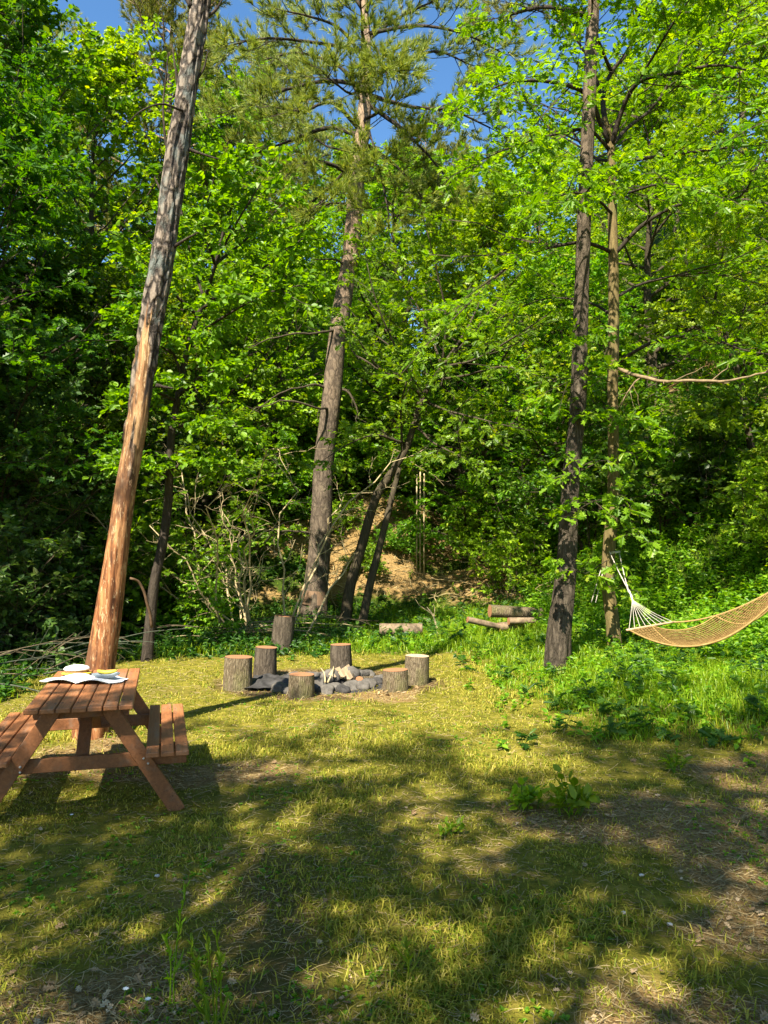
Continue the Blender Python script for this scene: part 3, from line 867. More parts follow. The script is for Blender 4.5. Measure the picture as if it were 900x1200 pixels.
# 6 slender dark tree behind the leaning trunk
st, b, P, r = hero('slender_tree', 'slender dark stemmed tree with dense green crown just behind the leaning trunk', 'tree',
                   [(171, 750), (180, 690), (190, 640), (197, 590), (199, 540), (202, 500), (208, 470), (213, 440), (220, 410), (230, 375), (240, 350), (252, 310), (262, 270)], 12.6, [.1, .09, .085, .08, .075, .07, .065, .06, .055, .05, .04, .03, .02], M['bark_dark'], 16, 110, .12, .3, 11.)
lim = [hero_limb(st, b, p, 12.6, .03, M['bark_dark'], n=14, sides=6) for p in (
    [(214, 440), (204, 416, 12.4), (190, 408, 12.2), (150, 380, 11.8)], [(226, 396), (258, 374, 12.2), (285, 358, 11.8), (310, 345, 11.6)], [(212, 462), (230, 445, 12.2), (250, 435, 11.9), (265, 430, 11.8)], [(240, 350), (262, 290, 12.2), (290, 240, 11.9), (305, 215, 11.8)],
    [(236, 362), (300, 320, 12.4), (340, 290, 12.4), (362, 275, 12.4)], [(240, 350), (222, 290, 12.8), (212, 245, 13)], [(252, 310), (300, 270, 13.2), (335, 235, 13.6)], [(232, 372), (190, 330, 12), (160, 300, 11.6)], [(226, 396), (240, 390, 13), (255, 385, 13.4), (268, 380, 13.6)],
    [(262, 270), (275, 230, 12.4), (280, 195, 12.2)], [(208, 470), (180, 460, 12.2), (150, 470, 11.8)], [(203, 500), (240, 495, 12.2), (280, 500, 11.8)], [(240, 350), (300, 345, 11.8), (350, 335, 11.4)], [(198, 560), (170, 540, 12.2), (140, 545, 11.8)], [(198, 550), (230, 540, 12.2), (262, 548, 12)],
    [(252, 310), (240, 260, 12), (250, 210, 11.6)])]
g = Geo()
foliage(g, resamp(lim), np.random.default_rng(9), 10, 6, 8, 'round', .1, .42, .5, .5, .12, .12, .03, twl=.27)
g.build('crown', [M['leaf_mid'], M['bark_thin']], st, b, smooth=False)

# 7 crooked thin tree on the slope at the right
kt, b, P, r = hero('crooked_tree', 'crooked thin brown tree on the slope above the hammock', 'tree',
                   [(896, 640), (893, 605), (887, 570), (882, 535), (876, 500), (872, 470), (866, 442), (858, 415), (848, 385), (838, 350)], 14.5, [.09, .08, .075, .07, .065, .06, .055, .05, .04, .025], M['bark_thin'], 14, 90, .14, .3, 13.)
lim = [hero_limb(kt, b, p, 14.5, .025, M['bark_thin'], n=14, sides=6) for p in (
    [(866, 442), (885, 420, 14.2), (910, 380, 13.8), (930, 340, 13.6)], [(862, 425), (840, 400, 14.2), (810, 380, 13.8), (780, 375, 13.6)], [(858, 415), (870, 370, 14.8), (885, 320, 15)], [(848, 385), (820, 340, 14.8), (800, 300, 15)], [(838, 350), (845, 310, 14.2), (850, 270, 14)],
    [(876, 500), (900, 480, 14), (930, 470, 13.6)], [(882, 535), (910, 525, 14), (940, 530, 13.6)], [(872, 470), (850, 475, 14), (830, 490, 13.6)])]
g = Geo()
foliage(g, resamp(lim), np.random.default_rng(10), 10, 6, 8, 'oak', .13, .42, .5, .5, .15, .15, twl=.3)
g.build('crown', [M['leaf_bright'], M['bark_thin']], kt, b, smooth=False)

# ------------------------------------------------------------------ repeatable trees and shrubs
kw = dict(n_sub=8, n_twig=6, n_leaf=9, leaf='round', size=.14, lenr=.45, flat=.55, droop=.14, twl=.36)
T_TALL = as_meshes(decid(31, 14, .22, 3.7, .19, 40, **kw), 'tall', M['leaf_mid'], M['bark_thin'])
T_BROAD = as_meshes(decid(32, 11, .16, 3.9, .2, 38, **{**kw, 'leaf': 'oak', 'size': .16}), 'broad', M['leaf_mid'], M['bark_thin'])
T_SLIM = as_meshes(decid(33, 13, .18, 2.6, .14, 38, **{**kw, 'leaf': 'simple', 'size': .12}), 'slim', M['leaf_mid'], M['bark_thin'])
T_LOW = as_meshes(decid(34, 8, .06, 3.2, .12, 38, **{**kw, 'size': .12}), 'low', M['leaf_mid'], M['bark_thin'])

def pine(seed, H, base, rad, nl):
    rg = np.random.default_rng(seed)
    g = Geo()
    P, r = trunk_geo(g, [(0, 0, -.4), (.1, 0, H * .3), (-.1, .1, H * .65), (0, 0, H)], [.24, .2, .13, .02], 10, seed=seed)
    limbs, rb, ln = limb_set(P, r, nl, base, .98, rad, rg, .05, .9, lambda u: .35 + .75 * np.sqrt(np.clip(1 - u, 0, 1)), bend=.16)
    tubes(g, limbs, np.minimum(rb, .05)[:, None] * np.linspace(1, .25, 7)[None], 6)
    cr = Geo()
    pine_foliage(cr, limbs, rg, 11, 8, .3, 1, 1.45, 16, .018)
    return g, cr
T_PINE = as_meshes(pine(41, 17, .42, 3.4, 34), 'pine', M['needle'], M['bark_pine'])

TREES = [  # kind name, meshes, tone, px, depth, scale, rz, label
    ('oak_tree', T_BROAD, 'leaf_deep', -30, 15.5, .95, .3, 'dark shaded oak at the far left edge beyond the picnic table'),
    ('oak_tree', T_TALL, 'leaf_deep', -42, 19, 1.1, 1.2, 'tall dark leafy tree filling the upper left corner under the sky'),
    ('leafy_tree', T_TALL, 'leaf_bright', 105, 22, .97, 2.2, 'bright yellow green tree whose sunlit top meets the sky left of the leaning trunk'),
    ('pine_tree', T_PINE, None, 195, 26, 1.0, .4, 'olive needled pine half hidden behind the upper leaning trunk'),
    ('leafy_tree', T_SLIM, 'leaf_bright', 165, 18.5, .66, .9, 'low bright leafy tree lit by sun behind the leaning trunk at mid height'),
    ('leafy_tree', T_TALL, 'leaf_mid', 268, 25, .9, 4.0, 'green leafy tree between leaning trunk and tall pine, top just under the sky'),
    ('leafy_tree', T_LOW, 'leaf_bright', 325, 22.5, .95, 5.1, 'yellow green low tree glowing behind the pale dead bush'),
    ('leafy_tree', T_BROAD, 'leaf_bright', 470, 25, .9, 2.6, 'bright broad tree just behind the tall pine trunk on its hammock side'),
    ('leafy_tree', T_BROAD, 'leaf_bright', 565, 21, .84, 3.4, 'broad green tree in mid picture behind the thin curved tree'),
    ('leafy_tree', T_TALL, 'leaf_bright', 640, 26, .82, 1.9, 'sunlit green tree directly behind the rough barked pine'),
    ('leafy_tree', T_BROAD, 'leaf_bright', 765, 21.5, .84, .2, 'bright leafy tree right behind the slim hammock oak on the slope'),
    ('leafy_tree', T_TALL, 'leaf_bright', 850, 25, .9, 5.6, 'green tree high on the slope between the hammock oak and the right edge'),
    ('leafy_tree', T_SLIM, 'leaf_mid', 950, 16, .86, 3.3, 'green tree at the far right edge above the hammock slope'),
    ('leafy_tree', T_SLIM, 'leaf_mid', 60, 33, 1.05, 2.0, 'distant green tree seen between the dark corner tree and the bright one'),
    ('pine_tree', T_PINE, None, -25, 34, 1.0, 2.9, 'distant pine top showing in the upper left corner behind the dark tree'),
    ('pine_tree', T_PINE, None, 330, 36, .8, 1.7, 'distant pine behind the tall pine, on the leaning trunk side of it'),
    ('leafy_tree', T_TALL, 'leaf_mid', 400, 31, .72, .6, 'small far tree low behind the tall pine trunk'),
    ('pine_tree', T_PINE, None, 500, 33, .74, 4.4, 'distant pine showing below the blue gap between tall pine and oak leaves'),
    ('leafy_tree', T_TALL, 'leaf_mid', 590, 35, .88, 3.0, 'distant leafy tree uphill behind the broad tree in mid picture'),
    ('leafy_tree', T_SLIM, 'leaf_bright', 710, 32, .9, 4.9, 'distant bright tree uphill behind the two trunks of the hammock side'),
    ('pine_tree', T_PINE, None, 880, 33, .76, 5.2, 'distant pine on the slope near the small blue sky gap at the right'),
    ('leafy_tree', T_TALL, 'leaf_mid', 800, 37, .8, 1.1, 'farthest leafy tree on top of the slope above the hammock'),
    ('leafy_tree', T_BROAD, 'leaf_deep', 205, 31, .9, .1, 'distant dark tree low down behind the slender dark stemmed tree'),
    ('leafy_tree', T_BROAD, 'leaf_mid', 110, 30, .75, 3.9, 'distant green tree low down behind the sunlit yellow green tree'),
    ('leafy_tree', T_LOW, 'leaf_mid', 660, 20, .8, 2.4, 'low bushy tree behind the rough barked pine at mid height'),
    ('leafy_tree', T_LOW, 'leaf_mid', 540, 20.5, .72, 1.4, 'low bushy tree behind the curved tree above the tan bank'),
    ('leafy_tree', T_LOW, 'leaf_deep', 70, 17.5, .95, 3.7, 'low dark bushy tree behind the brush pile left of the leaning trunk'),
    ('leafy_tree', T_LOW, 'leaf_cool', -10, 14.5, .72, .7, 'low bluish green bushy tree at the left edge above the brush pile'),
    ('leafy_tree', T_LOW, 'leaf_mid', 245, 20, .9, 5.5, 'low green bushy tree between the slender tree and the dead bush'),
]
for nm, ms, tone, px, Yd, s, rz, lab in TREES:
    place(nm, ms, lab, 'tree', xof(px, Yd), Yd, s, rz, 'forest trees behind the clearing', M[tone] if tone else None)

# trees beside and behind the viewer, whose crowns shade the near lawn and the left edge
T_SHADE = as_meshes(decid(35, 12.5, .36, 3.0, .18, 24, **{**kw, 'leaf': 'oak', 'size': .15, 'n_sub': 7, 'n_twig': 5, 'n_leaf': 8, 'lenr': .5}), 'shade', M['leaf_mid'], M['bark_thin'])
T_THIN = as_meshes(decid(36, 12.5, .36, 3.0, .18, 15, **{**kw, 'leaf': 'oak', 'size': .14, 'n_sub': 6, 'n_twig': 4, 'n_leaf': 6, 'lenr': .5}), 'thin', M['leaf_mid'], M['bark_thin'])
SIDE = [(T_SHADE, 'leaf_mid', -4.5, -2.0, .74, .4, 'leafy tree standing behind the viewer, farthest to the picnic table side'), (T_SHADE, 'leaf_mid', -6.6, -1.8, .72, 5.2, 'leafy tree outside the view, behind the viewer and nearest the table bench'), (T_THIN, 'leaf_mid', -3.3, -5.6, 1.36, 2.2, 'tallest leafy tree standing far behind the viewer'), (T_SHADE, 'leaf_mid', -2.1, -2.9, .84, 1.9, 'leafy tree standing behind the viewer, nearer the picnic table'),
        (T_SHADE, 'leaf_mid', .6, -2.6, 1.0, 3.1, 'leafy tree standing directly behind the viewer'), (T_SHADE, 'leaf_mid', 3.4, -2.6, .98, 4.6, 'leafy tree standing behind the viewer on the hammock side'),
        (T_TALL, 'leaf_deep', -9.4, 7.2, .82, 2.7, 'leafy tree outside the view beside the picnic table'), (T_BROAD, 'leaf_deep', -9.6, 11.2, .95, 1.3, 'leafy tree outside the view beside the brush pile'),
        (T_TALL, 'leaf_deep', -12, 15, 1., .3, 'tall leafy tree outside the view beyond the brush pile')]
for ms, tone, x, y, s, rz, lab in SIDE:
    place('leafy_tree', ms, lab, 'tree', x, y, s, rz, 'trees around the viewer', M[tone])

def shrub(seed, H, ns, leaf, size, spread=.75):
    rg = np.random.default_rng(seed)
    az = rg.uniform(0, 2 * math.pi, ns)
    el = rg.uniform(spread, 1.5, ns)
    p = np.stack([np.cos(az) * .22, np.sin(az) * .22, np.full(ns, -.1)], -1) * rg.uniform(.3, 1, (ns, 1))
    d = np.stack([np.cos(az) * np.cos(el), np.sin(az) * np.cos(el), np.sin(el)], -1)
    L = paths(p, d, H * rg.uniform(.6, 1.15, ns), 7, -.12, .06, rg)
    g = Geo()
    tubes(g, L, np.full((ns, 7), .014) * np.linspace(1, .35, 7), 5)
    f = Geo()
    foliage(f, L, rg, 9, 5, 7, leaf, size, .45, .5, .6, .12, .15, .02, twl=.22)
    return g, f
def sh_mesh(pair, n):
    return pair[0].mesh(n + '_stems', [M['bark_thin']]), pair[1].mesh(n + '_foliage', [M['leaf_shrub'], M['bark_thin']], smooth=False)
S_A = sh_mesh(shrub(51, 2.3, 13, 'simple', .09), 'shrub')
S_B = sh_mesh(shrub(52, 1.7, 14, 'round', .1, .5), 'bush')
S_C = sh_mesh(shrub(53, 2.6, 10, 'oak', .13), 'saplings')
SHRUBS = [  # mesh, tone, px, depth, scale, label
    (S_A, 'leaf_cool', 8, 12.6, 1.15, 'bluish shaded shrub at the left edge above the brush pile'), (S_B, 'leaf_cool', 62, 13.2, 1.1, 'bluish green spreading shrub just left of the leaning trunk'),
    (S_A, 'leaf_deep', 105, 14.6, 1.2, 'dark shrub hidden behind the middle of the leaning trunk'), (S_B, 'leaf_deep', 30, 15.8, 1.3, 'dark spreading shrub behind the bluish ones at the left edge'),
    (S_C, 'leaf_mid', 150, 15.4, 1.1, 'green young shrub between leaning trunk and slender tree'), (S_B, 'weed', 238, 15.2, .72, 'small pale green shrub in front of the dead bush'),
    (S_A, 'leaf_mid', 215, 16.4, 1.1, 'green shrub just behind the slender dark stemmed tree'), (S_C, 'leaf_mid', 275, 20.6, 1.15, 'tall leafy shrub behind the pale dead bush'),
    (S_A, 'leaf_shrub', 340, 22.4, 1.1, 'green shrub beside the tall pine trunk on the dead bush side'), (S_B, 'leaf_shrub', 425, 23.2, 1.2, 'dark shrub above the tan bank between tall pine and curved tree'),
    (S_A, 'leaf_shrub', 500, 22.6, 1.1, 'green shrub above the tan bank behind the curved tree'), (S_C, 'leaf_bright', 545, 20.4, .7, 'young leafy shrub on the tan bank beyond the log pile'),
    (S_C, 'leaf_bright', 590, 17.6, .74, 'small bright sapling with flat leaf sprays over the log pile'), (S_A, 'leaf_shrub', 615, 19.2, 1.15, 'green shrub on the bank behind the rough barked pine'),
    (S_A, 'leaf_deep', 690, 17.6, 1.2, 'dark shrub seen between the rough pine and the hammock oak'),
    (S_C, 'leaf_shrub', 770, 15.4, 1.0, 'dark leafy shrub behind the hammock ropes'), (S_B, 'leaf_deep', 820, 14.6, 1.15, 'dark spreading shrub in the shade behind the hammock'),
    (S_A, 'leaf_shrub', 850, 16.4, .8, 'green shrub high behind the hammock net'), (S_C, 'leaf_bright', 905, 12.4, .7, 'bright young shrub on the sunny slope at the right edge'),
    (S_B, 'leaf_shrub', 735, 18.6, 1.2, 'spreading shrub uphill of the hammock oak'), (S_A, 'leaf_bright', 880, 20, 1.1, 'bright shrub uphill beside the crooked thin tree'),
    (S_B, 'leaf_shrub', 385, 24, 1.5, 'large shrub uphill behind the tall pine'), (S_B, 'leaf_shrub', 600, 23.5, 1.5, 'large shrub uphill behind the log pile'), (S_B, 'leaf_deep', 180, 21, 1.5, 'large dark shrub uphill behind the slender tree'),
    (S_B, 'leaf_deep', 90, 20, 1.5, 'large dark shrub uphill behind the leaning trunk'), (S_A, 'leaf_mid', 800, 26, 1.5, 'large shrub uphill above the dark shade behind the hammock'), (S_C, 'leaf_mid', 700, 22.5, 1.4, 'large leafy shrub far uphill between the two trunks of the hammock side'),
    (S_B, 'weed', 432, 19.6, .42, 'small green bush on the tan bank right behind the curved tree'), (S_B, 'leaf_shrub', 476, 20.2, .5, 'small bush at the top of the tan bank by the pale stakes'), (S_A, 'leaf_bright', 395, 20.8, .5, 'small bush on the tan bank beside the tall pine trunk'),
    (S_C, 'leaf_deep', -25, 18, 1.4, 'large dark shrub beyond the far left edge of the clearing'), (S_B, 'leaf_shrub', 470, 26, 1.6, 'large shrub far uphill in the middle'), (S_C, 'leaf_mid', 300, 25, 1.5, 'large leafy shrub far uphill behind the dead bush'),
]
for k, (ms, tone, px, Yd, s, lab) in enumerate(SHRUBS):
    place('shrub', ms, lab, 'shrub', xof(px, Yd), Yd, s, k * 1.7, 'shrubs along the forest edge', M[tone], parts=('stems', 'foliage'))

# pale leafless bush
rg = np.random.default_rng(61)
bx = on(xof(305, 15.3), 15.3)
dbt = thing('dead_bush', 'pale leafless bush with bare tangled stems between the leaning trunk and tall pine', 'bush', bx)
for k in range(15):
    az, el = rg.uniform(0, 6.28), rg.uniform(.8, 1.5)
    p = bx[None] + np.array([[math.cos(az) * .6 + .35 * (k % 3) - .35, math.sin(az) * .2, -.05]])
    L = paths(p, np.array([[math.cos(az) * math.cos(el), math.sin(az) * math.cos(el), math.sin(el)]]), np.array([rg.uniform(2., 5.4)]), 10, -.1, .05, rg)
    g = Geo()
    tubes(g, L, np.linspace(.026, .008, 10)[None], 6)
    p2, tg2, s2, ti2 = sample(L, 9, .2, .98, rg)
    d2 = side_dirs(tg2, .7, 1.2, rg)
    S = paths(p2, d2, rg.uniform(.3, 1.2, len(p2)), 6, -.1, .08, rg)
    tubes(g, S, np.full((len(S), 6), .008) * np.linspace(1, .4, 6), 4)
    p3, tg3, s3, ti3 = sample(S, 4, .2, .98, rg)
    S3 = paths(p3, side_dirs(tg3, .8, 1.2, rg), rg.uniform(.1, .4, len(p3)), 4, 0, .08, rg)
    tubes(g, S3, np.full((len(S3), 4), .0045) * np.linspace(1, .5, 4), 3)
    g.build('stem', M['deadwood'], dbt, bx)
# ------------------------------------------------------------------ picnic table
hd = R(16.0)
TA = np.array([-math.sin(hd), math.cos(hd), 0])      # along the table, away from the viewer
TL = np.array([math.cos(hd), math.sin(hd), 0])       # across it
tc = at(27, 824, 4.98)
tc[2] = 0
TW, TLn, TH = .67, 1.68, .75
tb = tc + TL * TW / 2 + TA * TLn / 2
tb[2] = float(hgt(tb[0], tb[1]))
table = thing('picnic_table', 'brown wooden picnic table with attached benches beside the leaning trunk', 'picnic table', tb, hd)
def loc(u, v, z):                                     # table space: u across, v along
    return np.array([u, v, z])
EX, EY = np.array([1., 0, 0]), np.array([0, 1., 0])
rg = np.random.default_rng(71)
pw = (TW - 6 * .008) / 7
for k in range(7):
    g = Geo()
    u = -TW / 2 + pw / 2 + k * (pw + .008)
    e = rg.normal(0, .004)
    box(g, loc(u, e, TH - .016 + rg.normal(0, .0012)), (pw, TLn, .032), bev=.005)
    g.build('top_board', M['timber'], table, smooth=False)
for sx in (-1, 1):
    bu = sx * (TW / 2 + .085 + .14)
    for k in (-1, 0, 1):
        g = Geo()
        box(g, loc(bu + k * .096, rg.normal(0, .004), .425 - .016 + rg.normal(0, .001)), (.086, TLn, .032), bev=.005)
        g.build('bench_board', M['timber'], table, smooth=False)
    for vv in (-.35, .35):
        g = Geo()
        box(g, loc(bu, vv * 1.3, .425 - .05), (.26, .06, .034), bev=.004)
        g.build('bench_batten', M['timber_frame'], table, smooth=False)
g = Geo()
tubes(g, np.array([[[0, 0, -.004], [0, 0, .0012]]]), np.array([[.0065, .006]]), 8, cap=True)
screw_mesh = g.mesh('screw', [M['char']])
for o in [c for c in C.objects if c.parent == table and c.name.startswith(('top_board', 'bench_board'))]:
    bb = np.array([v[:] for v in o.bound_box])
    cx_, zt = (bb[:, 0].min() + bb[:, 0].max()) / 2, bb[:, 2].max()
    for sv in (-1, 1):
        for sx in (-1, 1):
            link('screw', screw_mesh, o).location = (cx_ + sx * .024, sv * (TLn / 2 - .2) + rg.normal(0, .004), zt)
for sv in (-1, 1):
    v0 = sv * (TLn / 2 - .16)
    g = Geo()
    box(g, loc(0, v0 - sv * .040, .345), (2 * (TW / 2 + .085 + .27), .034, .092), bev=.004)
    g.build('cross_beam', M['timber_frame'], table, smooth=False)
    g = Geo()
    box(g, loc(0, v0 - sv * .040, TH - .032 - .036), (TW - .06, .034, .07), bev=.004)
    g.build('top_beam', M['timber_frame'], table, smooth=False)
    for sx in (-1, 1):
        g = Geo()
        beam(g, loc(sx * .17, v0, TH - .034), loc(sx * .64, v0, -.02), .1, .042, side=EX)
        g.build('leg', M['timber_frame'], table, smooth=False)
        g = Geo()
        for (du, z) in ((.385 * sx + .02, .36), (.4 * sx + .035, .325)):
            P = np.array([[loc(du, v0 - sv * -.021, z), loc(du, v0 + sv * .03, z)]])
            tubes(g, P, np.array([[.008, .007]]), 10, cap=True)
        g.build('bolt', M['bolt'], table)
    g = Geo()
    beam(g, loc(0, v0 - sv * .08, .32), loc(0, sv * .1, TH - .05), .085, .036, side=EX)
    g.build('brace', M['timber_frame'], table, smooth=False)

def tt(px, py):                                       # a point on the table top under a pixel
    d = ray(px, py)
    z = tb[2] + TH
    return np.array([0, 0, CAMZ]) + d * ((z - CAMZ) / d[2])

# white magazine lying open
c0, c1 = tt(52, 798), tt(146, 799)
mid = (c0 + c1) / 2
ax = norm(c1 - c0)
ay = np.array([-ax[1], ax[0], 0])
mw, mh = np.linalg.norm(c1 - c0) / 2, .15
mg = thing('magazine', 'open white magazine lying across the picnic table top', 'magazine', mid)
for sx in (-1, 1):
    g = Geo()
    nu, nv = 14, 10
    uu, vv = np.meshgrid(np.linspace(0, 1, nu), np.linspace(-1, 1, nv))
    ed = .85 + .3 * n2(uu * 2 + sx * 3, vv * 2, 1.6, 4.) 
    z = .006 + .03 * np.sin(np.clip(uu * 1.3, 0, 1) * math.pi) * (1 - .35 * uu) + .012 * n2(uu, vv, 2.2, 3. + sx)
    Pm = mid + ax * (sx * uu * mw)[..., None] + ay * (vv * mh * ed * (1 - .45 * uu ** 3))[..., None]
    for q in range(2):
        Pm2 = Pm + UP * (z - .004 * q)[..., None]
        i = np.arange(nv - 1)[:, None] * nu + np.arange(nu - 1)[None]
        g.add(Pm2.reshape(-1, 3), np.stack([i, i + 1, i + nu + 1, i + nu], -1).reshape(-1, 4))
    page = g.build('page', M['white'], mg, mid)
    if sx < 0:
        g = Geo()
        cc = mid + ax * (-.25 * mw) + ay * .02
        uu, vv = np.meshgrid(np.linspace(-.5, .5, 12), np.linspace(-.5, .5, 6))
        zz_ = .006 + .03 * np.sin(np.clip((.25 - uu * .2) * 1.3, 0, 1) * math.pi) + .018
        Pp = cc + ax * (uu * .17)[..., None] + ay * (vv * .035)[..., None] + UP * zz_[..., None]
        i = np.arange(5)[:, None] * 12 + np.arange(11)[None]
        g.add(Pp.reshape(-1, 3), np.stack([i, i + 1, i + 13, i + 12], -1).reshape(-1, 4))
        g.build('picture', M['print'], page)

def lathe(g, c, prof, sides=40, sx=1., sy=1., rz=0., mat=0, tilt=None):
    a = np.arange(sides) * 2 * math.pi / sides
    pr = np.asarray(prof, float)
    V = np.stack([pr[:, 0:1] * np.cos(a) * sx, pr[:, 0:1] * np.sin(a) * sy, np.repeat(pr[:, 1:2], sides, 1)], -1)
    if tilt is not None:
        ct_, s_t = math.cos(tilt), math.sin(tilt)
        V = V @ np.array([[1, 0, 0], [0, ct_, s_t], [0, -s_t, ct_]])
    c_, s_ = math.cos(rz), math.sin(rz)
    V = V @ np.array([[c_, s_, 0], [-s_, c_, 0], [0, 0, 1]]) + np.asarray(c)
    n = len(pr)
    q = np.arange(n - 1)[:, None]
    j = np.arange(sides)[None]
    g.add(V.reshape(-1, 3), np.stack([q * sides + j, q * sides + (j + 1) % sides, (q + 1) * sides + (j + 1) % sides, (q + 1) * sides + j], -1).reshape(-1, 4), mat)

# sun hat
HS = .68
hc = tt(90, 791) + UP * .012
ht = thing('sun_hat', 'white rounded sun hat with tan band and yellow brim on the table', 'hat', hc)
g = Geo()
lathe(g, hc, HS * np.array([(.0, .004), (.1, .004), (.165, .0), (.178, .006), (.165, .014), (.12, .018)]), 40, 1., .72, .2)
g.build('brim', M['yellow'], ht, hc)
g = Geo()
lathe(g, hc, HS * np.array([(.125, .012), (.14, .022), (.14, .036), (.128, .05)]), 40, 1., .74, .2)
g.build('hat_band', M['tan_band'], ht, hc)
g = Geo()
lathe(g, hc, HS * np.array([(.125, .04), (.15, .05), (.152, .062), (.13, .084), (.075, .1), (.03, .105), (.0, .106)]), 40, 1., .76, .2)
g.build('hat_crown', M['white'], ht, hc)
# shallow dish with a yellow slice
dc = tt(124, 799) + UP * .022
ds = thing('dish', 'small grey blue dish at the edge of the open magazine', 'dish', dc)
g = Geo()
lathe(g, dc, [(.0, .006), (.05, .008), (.09, .03), (.098, .045), (.092, .045), (.05, .014), (.0, .012)], 36, 1.1, .6, .25)
g.build('dish_bowl', M['greyblue'], ds, dc)
bt = thing('banana', 'yellow banana lying in the grey dish', 'fruit', dc + UP * .03)
g = Geo()
th = np.linspace(-1.1, 1.1, 16)
Pb = dc + UP * .048 + np.stack([np.sin(th) * .085, .02 - np.cos(th) * .03 + .02, .012 * np.abs(th)], -1)
tubes(g, Pb[None], (.016 * np.sqrt(np.clip(1 - (th / 1.2) ** 2, .08, 1)))[None], 10, cap=True)
g.build('peel', M['yellow'], bt, dc + UP * .03)
g = Geo()
tubes(g, np.array([[Pb[-1], Pb[-1] + np.array([.014, -.006, .012])]]), np.array([[.005, .004]]), 7, cap=True)
g.build('stalk', M['tan_band'], bt, dc + UP * .03)

# ------------------------------------------------------------------ log stumps, fire pit, logs
def log_geo(gb, gc, a, b, ra, rb_, seed, bark_amp=.05, sides=44, rings=16):
    """a cut log from a to b: bark into gb, two cut faces into gc"""
    a, b = np.asarray(a, float), np.asarray(b, float)
    d = norm(b - a)
    s = norm(np.cross(d, np.array([.13, 1., .21])))
    u = np.cross(s, d)
    t_ = np.linspace(0, 1, rings)
    an = np.arange(sides) * 2 * math.pi / sides
    ca, sa = np.cos(an)[None], np.sin(an)[None]
    q = np.stack([ca * 2.2 + 0 * t_[:, None], sa * 2.2 + 0 * t_[:, None], t_[:, None] * 1.2 + 0 * ca], -1) + seed
    r = (ra + (rb_ - ra) * t_)[:, None] * (1 + bark_amp * 2 * (fbm(q, 2) - .5) + .035 * (np.abs(fbm(q * [5, 5, 1.2], 3) - .5) * 2 - .3))
    V = a + (b - a) * t_[:, None, None] + (s * ca[..., None] + u * sa[..., None]) * r[..., None]
    i = np.arange(rings - 1)[:, None]
    j = np.arange(sides)[None]
    gb.add(V.reshape(-1, 3), np.stack([i * sides + j, i * sides + (j + 1) % sides, (i + 1) * sides + (j + 1) % sides, (i + 1) * sides + j], -1).reshape(-1, 4))
    for e, sg in ((0, -1), (rings - 1, 1)):
        c = a + (b - a) * t_[e] + d * sg * .004
        ring = V[e] * 1.0 + d * sg * .003
        inner = c + (ring - c) * .55 + d * sg * .002
        VV = np.concatenate([ring, inner, [c]])
        o = np.arange(sides)
        gc.add(VV, np.stack([o, (o + 1) % sides, sides + (o + 1) % sides, sides + o], -1))
        gc.f.append((np.stack([sides + o, sides + (o + 1) % sides, np.full(sides, 2 * sides)], -1) + gc.n - len(VV), 0))

def log_thing(name, label, cat, a, b, ra, rb_, seed, bark, cut, group=None, root=None):
    root = np.asarray(a if root is None else root, float)
    t = thing(name, label, cat, root, 0, group)
    gb, gc = Geo(), Geo()
    log_geo(gb, gc, a, b, ra, rb_, seed)
    gb.build('bark', bark, t, root)
    gc.build('cut_face', cut, t, root)
    return t

ST = [  # px centre, bottom py, top py, width px, tilt, label
    (278, 810, 768, 34, .02, 'sunlit rough stump nearest the picnic table in the fire pit ring'), (310, 796, 757, 27, .03, 'darker stump just behind the rough one nearest the table'),
    (329, 766, 720, 26, .05, 'tallest stump, standing alone in the weeds before the tall pine'), (353, 818, 789, 31, .01, 'short stump in front of the firewood with reddish cut top'),
    (400, 789, 754, 26, -.01, 'shaded stump standing behind the firewood heap'), (464, 811, 784, 31, -.02, 'short pale stump with cream bark in front of a taller one'),
    (488, 803, 767, 30, .02, 'stump with bright white cut top at the hammock end of the ring')]
for k, (px, yb, yt, w, tl, lab) in enumerate(ST):
    p = gnd(px, yb - 2)
    d = p[1]
    rr_ = w / F * d / 2 * .97
    h = (yb - yt) / F * d * .93 - .02
    log_thing('log_stump', lab, 'stump', p + UP * -.03, p + np.array([tl * h * 2, 0, h]), rr_ * 1.04, rr_ * .96, 10. + k * 3, M['bark_stump'] if k not in (1, 2, 4) else M['bark_grey'], M['cut_wood'] if k not in (6,) else M['cut_wood_pale'], 'log stumps round the fire pit')

def blob(g, c, r, seed, sub=3, amp=.5, sq=(1, 1, 1), mat=0):
    import bmesh
    bm = bmesh.new()
    bmesh.ops.create_icosphere(bm, subdivisions=sub, radius=1.)
    v = np.array([x.co[:] for x in bm.verts])
    f = np.array([[x.index for x in fc.verts] for fc in bm.faces])
    bm.free()
    n_ = fbm(v * 1.1 + seed, 3) - .5
    v = v * (1 + amp * 2 * n_)[:, None]
    v = np.sign(v) * np.abs(v) ** .85
    g.add(v * np.asarray(sq) * r + np.asarray(c), f, mat)

